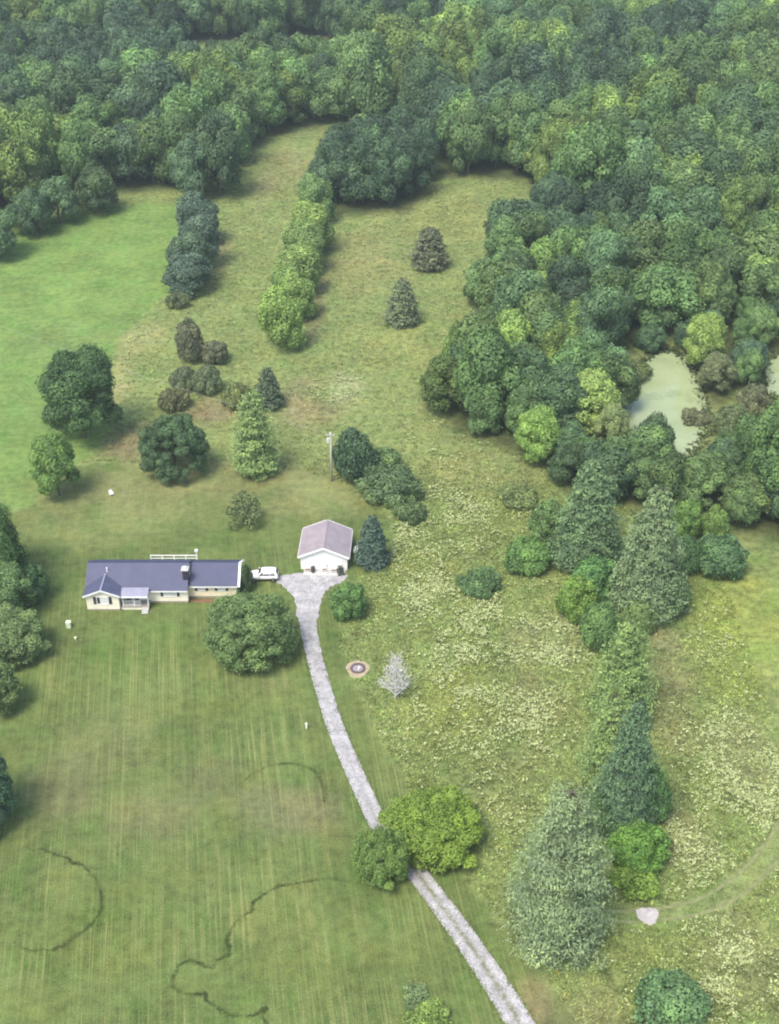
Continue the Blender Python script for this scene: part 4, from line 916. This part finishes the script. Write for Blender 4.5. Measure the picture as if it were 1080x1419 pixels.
# bare grey tree beside the fire pit
def bare_tree(X, Y, H, W, label):
    e = empty('bare_tree', (X, Y, 0)); tag(e, label, 'tree'); rng = random.Random(5); tb = MB(); br = MB()
    def grow(p, d, ln, r, depth, mb):
        pts = [p]; rr = [r]
        for i in range(3):
            d = (d+Vector((rng.gauss(0, .16), rng.gauss(0, .16), rng.gauss(.02, .1)))).normalized(); p = p+d*ln/3; pts.append(p); rr.append(r*(1-.22*(i+1)))
        mb.tube(pts, rr, 5 if depth < 2 else 4, False)
        if depth < 4:
            for k in range(4 if depth < 3 else 3):
                nd = (d+Vector((rng.gauss(0, .75), rng.gauss(0, .75), rng.gauss(.12, .4)))).normalized()
                grow(pts[rng.choice((1, 2, 3))], nd, ln*rng.uniform(.5, .72), max(r*.6, .02), depth+1, br)
    tb.tube([(0,0,-.2),(0,0,.4),(.04,0,H*.5),(0,.05,H*.95)], [.13,.1,.07,.02], 7)
    tb.build('trunk', M_DEADWOOD, e)
    for i in range(44):
        z = H*(.06+.85*i/44); a = i*2.4; k = (1-i/52)
        grow(Vector((0,0,z)), Vector((math.cos(a), math.sin(a), .9)), W*.40*k+.3, .045*k+.022, 2, br)
    br.build('branches', M_DEADWOOD, e)
x, y = ground(548, 968); bare_tree(x, y, 7.6, 4.2, 'leafless silver grey little tree right of the fire pit')

# ------------------------------------------------------------------ the woods
PALETTE = {'dark': [(.040,.068,.036),(.046,.076,.044),(.036,.062,.036)], 'mid': [(.062,.105,.038),(.07,.112,.044),(.058,.098,.046)], 'light': [(.088,.135,.042),(.108,.155,.046),(.084,.128,.048)]}
def scatter(poly, spacing, rng, hole=None, jit=.5):
    x0, y0 = poly.min(0); x1, y1 = poly.max(0); out = []
    xs = np.arange(x0, x1, spacing); ys = np.arange(y0, y1, spacing*.87)
    for j, yy in enumerate(ys):
        for xx in xs:
            out.append((xx+(j % 2)*spacing/2+(rng.random()-.5)*spacing*jit*1.6, yy+(rng.random()-.5)*spacing*jit*1.6))
    out = np.array(out); sd_ = poly_sd(out[:, 0], out[:, 1], poly); return out[sd_ > 0]
def to_px(X, Y, Z):
    f = Vector((0, math.cos(PITCH), -math.sin(PITCH))); u = Vector((0, math.sin(PITCH), math.cos(PITCH))); v = Vector((X, Y, Z-CAMH)); d = v.dot(f)
    return 540+FPX*v.x/d, 709.5-FPX*v.dot(u)/d
SCRUB = gp([(960,470),(1090,440),(1120,640),(1000,640),(970,560)]); KEEP_OPEN = gp([(1046,480),(1170,470),(1180,610),(1056,600)]); rngw = np.random.default_rng(11); cand = []
REG = [(W_LEFT,'left',9.0,(8.5,15.5),(11,18.5),.40,.14,'the wood behind the hay field'),(W_TONGUE,'tongue',6.6,(8,11),(11,14.5),.65,.08,'the clump between both meadows'),
       (W_BACK,'back',9.0,(8.5,15.5),(11.5,19),.48,.12,'the wood beyond the right meadow'),(W_GROVE,'grove',6.6,(6.5,11.5),(8,13.5),.58,-.12,'the grove left of the pond'),
       (W_RIGHT,'right',7.0,(7,12.5),(8.5,14),.42,.12,'the wood right of the pond'),(W_THICKET,'thicket',5.0,(5.5,8.5),(5.5,9),.5,.08,'the thicket below the pond'),
       (W_FARLEFT,'far',9.8,(9,16.5),(12,20),.58,.10,None),(W_TOP,'far',9.8,(9,16.5),(12,20),.5,.16,None)]
for poly, rg, sp, Wr, Hr, pd, pl, words in REG:
    for x, y in scatter(poly, sp, rngw):
        if min(float(-poly_sd(x, y, p)) for p in POND_C) < 1.5 or float(poly_sd(x, y, KEEP_OPEN)) > 0: continue
        if any(abs(x-a) < r_*.9 and -5 < y-b < 2.5 for a, b, r_ in HAND): continue
        W = rngw.uniform(*Wr); H = rngw.uniform(*Hr)*(.8+.35*W/Wr[1]); z = float(height(x, y))
        if rg == 'right' and float(poly_sd(x, y, SCRUB)) > 0: W, H = W*.62, H*.52
        if rngw.random() < .08 and rg != 'thicket': W, H = W*1.25, H*1.18
        # patches of kinds: light and dark trees come in drifts
        n = float(fbm(x/45+7, y/45, 21, 2))+rngw.normal(0, .10)
        cl = 'dark' if n < .36+.25*(pd-.35) else ('light' if n > .62-.3*(pl-.2) else 'mid')
        px, py = to_px(x, y, z+H*.6); vis = -60 < px < 1140 and py > -40
        cand.append((x, y, z, W, H, cl, rg, words, vis, math.hypot(x, y)))
near = sorted([c for c in cand if c[8] and c[7]], key=lambda c: c[9])[:300]; near_ids = {id(c) for c in near}
rest = [c for c in cand if id(c) not in near_ids and (c[8] or -500 < to_px(c[0], c[1], c[2])[0] < 1580)]
EXT = {}; HMED = {}; WMED = {}
for rg in {c[6] for c in near}:
    q_ = [to_px(c[0], c[1], c[2]+c[4]*.6) for c in near if c[6] == rg]; q_ = np.array(q_); EXT[rg] = (*q_.min(0), *q_.max(0)); WMED[rg] = float(np.median([c[3] for c in near if c[6] == rg])); HMED[rg] = float(np.median([c[4] for c in near if c[6] == rg]))
WORD = {'dark': 'dark green', 'mid': 'mid green', 'light': 'yellow green'}
for x, y, z, W, H, cl, rg, words, vis, dd in near:
    e = place_tree('woodland_tree', f'wood{rngw.integers(0, 6)}', x, y, W, H, PALETTE[cl][rngw.integers(0, 3)], z=z)
    px, py = to_px(x, y, z+H*.6); ax, ay, bx, by = EXT[rg]; u, v = (px-ax)/(bx-ax+1e-6), (py-ay)/(by-ay+1e-6)
    hz = 'left' if u < .33 else ('right' if u > .67 else 'middle'); vt = 'upper ' if v < .36 else ('lower ' if v > .68 else '')
    sz = ('tall' if H > HMED[rg] else 'low')+(' broad' if W > WMED[rg] else ' narrow')
    tag(e, f'{sz} {WORD[cl]} tree in the {vt}{hz} of {words}', 'tree', f'{sz} {WORD[cl]} trees, {vt}{hz} of {words}')
# the rest of the far wood reads as one mass
FARMAT = {k: [leaf_material('far_leaves', fixed=c) for c in v] for k, v in PALETTE.items()}
pc = bpy.data.collections.new('far_wood_kinds'); kinds = []
for cl in ('dark', 'mid', 'light'):
    for j in range(6):
        p = PR[f'wood{j}']; mc = p.crown.copy(); mc.materials.clear(); mc.materials.append(FARMAT[cl][j % 3]); o = bpy.data.objects.new('far_wood_crown', mc); pc.objects.link(o); kinds.append((cl, j))
order = sorted(range(len(kinds)), key=lambda i: pc.objects[i].name)
pick_of = {}
for rank, i in enumerate(order): pick_of[kinds[i]] = rank
pv = np.array([(c[0], c[1], c[2]) for c in rest]); kj = rngw.integers(0, 6, len(rest))
me = bpy.data.meshes.new('far_wood'); me.vertices.add(len(pv)); me.vertices.foreach_set('co', pv.astype(np.float32).ravel())
a = me.attributes.new('pick', 'INT', 'POINT'); a.data.foreach_set('value', np.array([pick_of[(c[5], int(k))] for c, k in zip(rest, kj)], np.int32))
a = me.attributes.new('size', 'FLOAT_VECTOR', 'POINT'); a.data.foreach_set('vector', np.array([(c[3]/PR[f'wood{k}'].W, c[3]/PR[f'wood{k}'].W, c[4]/PR[f'wood{k}'].H) for c, k in zip(rest, kj)], np.float32).ravel())
a = me.attributes.new('turn', 'FLOAT', 'POINT'); a.data.foreach_set('value', (rngw.random(len(rest))*6.28).astype(np.float32))
me.update(); fw = link('far_wood', me); tag(fw, 'far dense mass of broadleaf woodland at the top of the picture', 'woodland', kind='stuff')
ng = bpy.data.node_groups.new('far_wood_trees', 'GeometryNodeTree')
ng.interface.new_socket('Geometry', in_out='INPUT', socket_type='NodeSocketGeometry'); ng.interface.new_socket('Geometry', in_out='OUTPUT', socket_type='NodeSocketGeometry')
gi = ng.nodes.new('NodeGroupInput'); go = ng.nodes.new('NodeGroupOutput'); ci = ng.nodes.new('GeometryNodeCollectionInfo'); ci.inputs['Collection'].default_value = pc
ci.inputs['Separate Children'].default_value = True; ci.inputs['Reset Children'].default_value = True
mp_ = ng.nodes.new('GeometryNodeMeshToPoints'); ip = ng.nodes.new('GeometryNodeInstanceOnPoints'); ip.inputs['Pick Instance'].default_value = True
def named(nm, ty):
    n = ng.nodes.new('GeometryNodeInputNamedAttribute'); n.data_type = ty; n.inputs['Name'].default_value = nm; return [o for o in n.outputs if o.enabled][0]
cx = ng.nodes.new('ShaderNodeCombineXYZ'); ng.links.new(named('turn', 'FLOAT'), cx.inputs['Z'])
L = ng.links.new
L(gi.outputs[0], mp_.inputs['Mesh']); L(mp_.outputs[0], ip.inputs['Points']); L(ci.outputs[0], ip.inputs['Instance']); L(named('pick', 'INT'), ip.inputs['Instance Index'])
L(cx.outputs[0], ip.inputs['Rotation']); L(named('size', 'FLOAT_VECTOR'), ip.inputs['Scale']); L(ip.outputs[0], go.inputs[0])
fw.modifiers.new('trees', 'NODES').node_group = ng
print('woodland trees', len(cand), 'single', len(near), 'mass', len(rest))

# ------------------------------------------------------------------ meadow weeds, fairy rings of dark grass, drive-edge grass
def tufts(pos, size, colr, flower, rng, blades=4):
    """pos (n,2); each tuft is a few leaning blades, some topped by pale flower heads"""
    n = len(pos); z = height(pos[:, 0], pos[:, 1]); Vs = []; Cs = []
    for b in range(blades):
        a = rng.random(n)*6.28; ln = size*(.7+.6*rng.random(n)); lean = .25+.75*rng.random(n); wd = size*(.25+.3*rng.random(n))
        dx, dy = np.cos(a), np.sin(a); ox, oy = (rng.random(n)-.5)*size*.8, (rng.random(n)-.5)*size*.8
        b0 = np.stack([pos[:, 0]+ox, pos[:, 1]+oy, z-.03], 1); tip = b0+np.stack([dx*ln*lean, dy*ln*lean, ln*np.sqrt(np.clip(1-lean**2*.7, .1, 1))*.55+.03], 1)
        sd_ = np.stack([-dy*wd, dx*wd, np.zeros(n)], 1)*.5; mid = b0*.45+tip*.55; mid[:, 2] += ln*.12
        Vs.append(np.stack([b0, mid+sd_, tip, mid-sd_], 1)); cc = colr*(.75+.5*rng.random((n, 1))); Cs.append(np.repeat(cc[:, None, :], 4, 1))
    k = np.where(rng.random(n) < flower)[0]
    for b in range(7):
        m = len(k); c = np.stack([pos[k, 0]+(rng.random(m)-.5)*size[k]*1.0, pos[k, 1]+(rng.random(m)-.5)*size[k]*1.0, z[k]+size[k]*(.6+.4*rng.random(m))], 1)
        s = size[k][:, None]*(.06+.32*rng.random((m, 1))**2); t = unit(rng.normal(size=(m, 3))*np.array([1, 1, .4])); u = unit(np.cross(unit(rng.normal(size=(m, 3))*.35+np.array([0, -.2, 1])), t))
        Vs.append(np.stack([c+t*s, c+u*s*.8, c-t*s, c-u*s*.8], 1)); cc = np.array([.40,.45,.205])*(.7+.6*rng.random((m, 1))); Cs.append(np.repeat(cc[:, None, :], 4, 1))
    V = np.concatenate(Vs).reshape(-1, 3); C = np.concatenate(Cs).reshape(-1, 3); return V, np.arange(len(V)).reshape(-1, 4), C
rngt = np.random.default_rng(23)
FLOWERY = [(680,880,9,13,.85),(760,900,6,8,.95),(600,830,6,10,.7),(640,980,9,10,.6),(560,760,6,10,.5),(640,720,9,9,.5),(470,545,5,8,.85),(620,610,9,9,.35),(1040,1090,6,12,.85),(990,1180,6,6,.8),(1000,1010,5,6,.6),
           (1020,1330,8,8,.7),(960,1380,6,5,.5),(735,990,5,9,.55),(980,880,4,6,.5),(190,480,4,9,.5),(650,460,6,20,.3),(600,300,20,14,.2),(660,1060,6,6,.3),(700,1130,4,6,.3)]
FL_W = [(*ground(a, b), rx, ry, s) for a, b, rx, ry, s in FLOWERY]
def meadow_weeds(n, x0, x1, y0, y1, sz, dens0):
    p = np.stack([rngt.uniform(x0, x1, n), rngt.uniform(y0, y1, n)], 1); X, Y = p.T
    lw, hy_, wd = zones(X, Y); fl_ = np.zeros(n)
    for x, y, rx, ry, s in FL_W: fl_ = np.maximum(fl_, s*np.exp(-1.2*(((X-x)/rx)**2+((Y-y)/ry)**2)))
    patchy = fbm(X*.28, Y*.28, 41); fl_ = fl_*np.clip((patchy-.32)*3.2, 0, 1.3)
    dens = (dens0+1.0*fl_+.25*(fbm(X*.12, Y*.12, 51)-.4))*(lw < .3)*(hy_ < .4)*(wd < .5)
    for pl_ in POND_C: dens *= poly_sd(X, Y, pl_) < -1.0
    dens *= np.minimum(line_d(X, Y, RUT_A), line_d(X, Y, RUT_B)) > .42
    dens *= line_d(X, Y, RUT_A*.5+RUT_B[np.linspace(0, len(RUT_B)-1, len(RUT_A)).astype(int)]*.5) > .7
    dens *= np.hypot(X-fx, Y-fy) > 2.0
    dens *= np.clip(1-.8*np.exp(-(((X-36)/8)**2+((Y-140)/14)**2)*1.2), 0, 1)     # the smooth grazed right field
    dens *= sstep(y0, y0+20, Y) if y0 > 100 else 1-sstep(y1-20, y1, Y)
    keep = rngt.random(n) < dens; X, Y, fl_ = X[keep], Y[keep], fl_[keep]
    c = cover_colour(X, Y, *zones(X, Y)); nz = fbm(X*.5, Y*.5, 61)[:, None]
    c = c*np.array([1.32, 1.40, 1.15])*(.45+1.15*nz)*(.65+.7*rngt.random((len(X), 1)))
    br = (rngt.random(len(X)) < .06)[:, None]; c = np.where(br, c*np.array([1.25, .95, .9]), c)
    return np.stack([X, Y], 1), sz*(.55+.7*rngt.random(len(X))), c, np.clip(fl_*1.1, 0, .9)
for lab, args in (('rough weeds and pale wildflowers covering the near meadow', (150000, -18, 48, 72, 185, .40, .42)), ('rough grass tufts of the upper meadows', (90000, -75, 70, 165, 330, .42, .30))):
    V, Fq, C = tufts(*meadow_weeds(*args), rngt, 3)
    tag(link('meadow_weeds', np_mesh('meadow_weeds', V, Fq, M_TUFT, {'Col': C})), lab, 'weeds', kind='stuff'); print('weeds', len(Fq))
RINGS = [([(18,1308),(36,1316),(55,1318),(75,1315),(100,1301),(120,1287),(135,1270),(142,1252),(140,1235),(130,1215),(115,1200),(100,1193),(80,1184),(60,1177),(35,1175)], 'arc of dark grass open to the left in the lower left lawn'),
         ([(520,1219),(485,1222),(460,1219),(435,1219),(410,1223),(385,1230),(365,1240),(353,1250),(349,1263),(335,1272),(321,1290),(316,1306),(318,1320),(302,1332),(288,1340),(275,1333),(256,1334),(243,1344),(238,1357),(247,1370),(265,1378),(283,1376),(287,1387),(308,1400),(335,1408),(356,1404),(368,1396),(366,1409),(374,1425)], 'long wavy line of dark grass with a loop in the lower lawn'),
         ([(330,1088),(345,1075),(365,1065),(390,1058),(415,1058),(435,1070),(447,1090),(451,1112)], 'short arc of dark grass in the lawn left of the drive'),
         ([(120,641),(150,637),(195,641),(215,648)], 'thin dark line of uncut grass at the back edge of the lawn')]
for px_, lab in RINGS:
    ln = smooth_line(gp(px_), 40); wv = fbm(np.arange(len(ln))*.03, np.zeros(len(ln)), 5)
    ii = np.arange(len(ln)); ln = ln+np.stack([fbm(ii*.035, ii*0, 71)-.5, fbm(ii*.035, ii*0+9, 72)-.5], 1)*.55
    rep = np.repeat(ln, 5, 0); dens = np.repeat(np.clip(1.6*wv-.25, .22, .9), 5); rep = rep[rngt.random(len(rep)) < dens]
    p = rep+rngt.normal(0, .12, rep.shape); n = len(p)
    V, Fq, C = tufts(p, .07+.07*rngt.random(n), np.array([.062,.095,.030])*(.8+.4*rngt.random((n, 1))), 0.0, rngt, 3)
    tag(link('dark_grass_ring', np_mesh('dark_grass_ring', V, Fq, M_TUFT, {'Col': C})), lab, 'grass', kind='stuff')
for poly, lab in ((POND, 'dark reeds and grass fringing the larger pond'), (POND2, 'dark reeds and grass fringing the second pond')):
    c = poly.mean(0); ring = smooth_line([*(c+(poly-c)*1.07), (c+(poly[0]-c)*1.07)], 60); n = len(ring); p = ring+rngt.normal(0, .55, ring.shape)
    V, Fq, C = tufts(p, .5+.7*rngt.random(n), np.array([.075,.10,.035])*(.6+.8*rngt.random((n, 1))), 0.0, rngt, 3)
    tag(link('reeds', np_mesh('reeds', V, Fq, M_TUFT, {'Col': C})), lab, 'reeds', kind='stuff')
# ragged grass over the drive's edges
n = 1800; i = rngt.integers(0, len(dl), n); t_ = np.gradient(dl[:, :2], axis=0); t_ /= np.linalg.norm(t_, axis=1)[:, None]; nr = np.stack([t_[:, 1], -t_[:, 0]], 1)
p = dl[i, :2]+nr[i]*(dl[i, 2]*np.where(rngt.random(n) < .5, -1, 1)+rngt.normal(0, .17, n))[:, None]+t_[i]*(rngt.random((n, 1))-.5)*1.2
p = p[poly_sd(p[:, 0], p[:, 1], APRON) < -.15]; n = len(p)
V, Fq, C = tufts(p, .12+.16*rngt.random(n), np.array([.14,.185,.055])*(.7+.5*rngt.random((n, 1))), 0.0, rngt, 3)
tag(link('verge_grass', np_mesh('verge_grass', V, Fq, M_TUFT, {'Col': C})), 'short ragged grass along both edges of the gravel drive', 'grass', kind='stuff')

# ------------------------------------------------------------------ haze
def haze():
    m = N('haze_air'); m.n.remove(m.bsdf); v = m.new('ShaderNodeVolumePrincipled')
    v.inputs['Color'].default_value = (.80, .90, 1.0, 1); v.inputs['Density'].default_value = .00018; v.inputs['Anisotropy'].default_value = .2
    m.link(v.outputs[0], m.out.inputs['Volume'])
    b = MB(); b.box(-1430, 1430, -430, 2430, -14, 114); o = b.build('haze', m.m, None); tag(o, 'thin pale summer haze hanging over the whole valley', 'haze', kind='stuff')
haze()
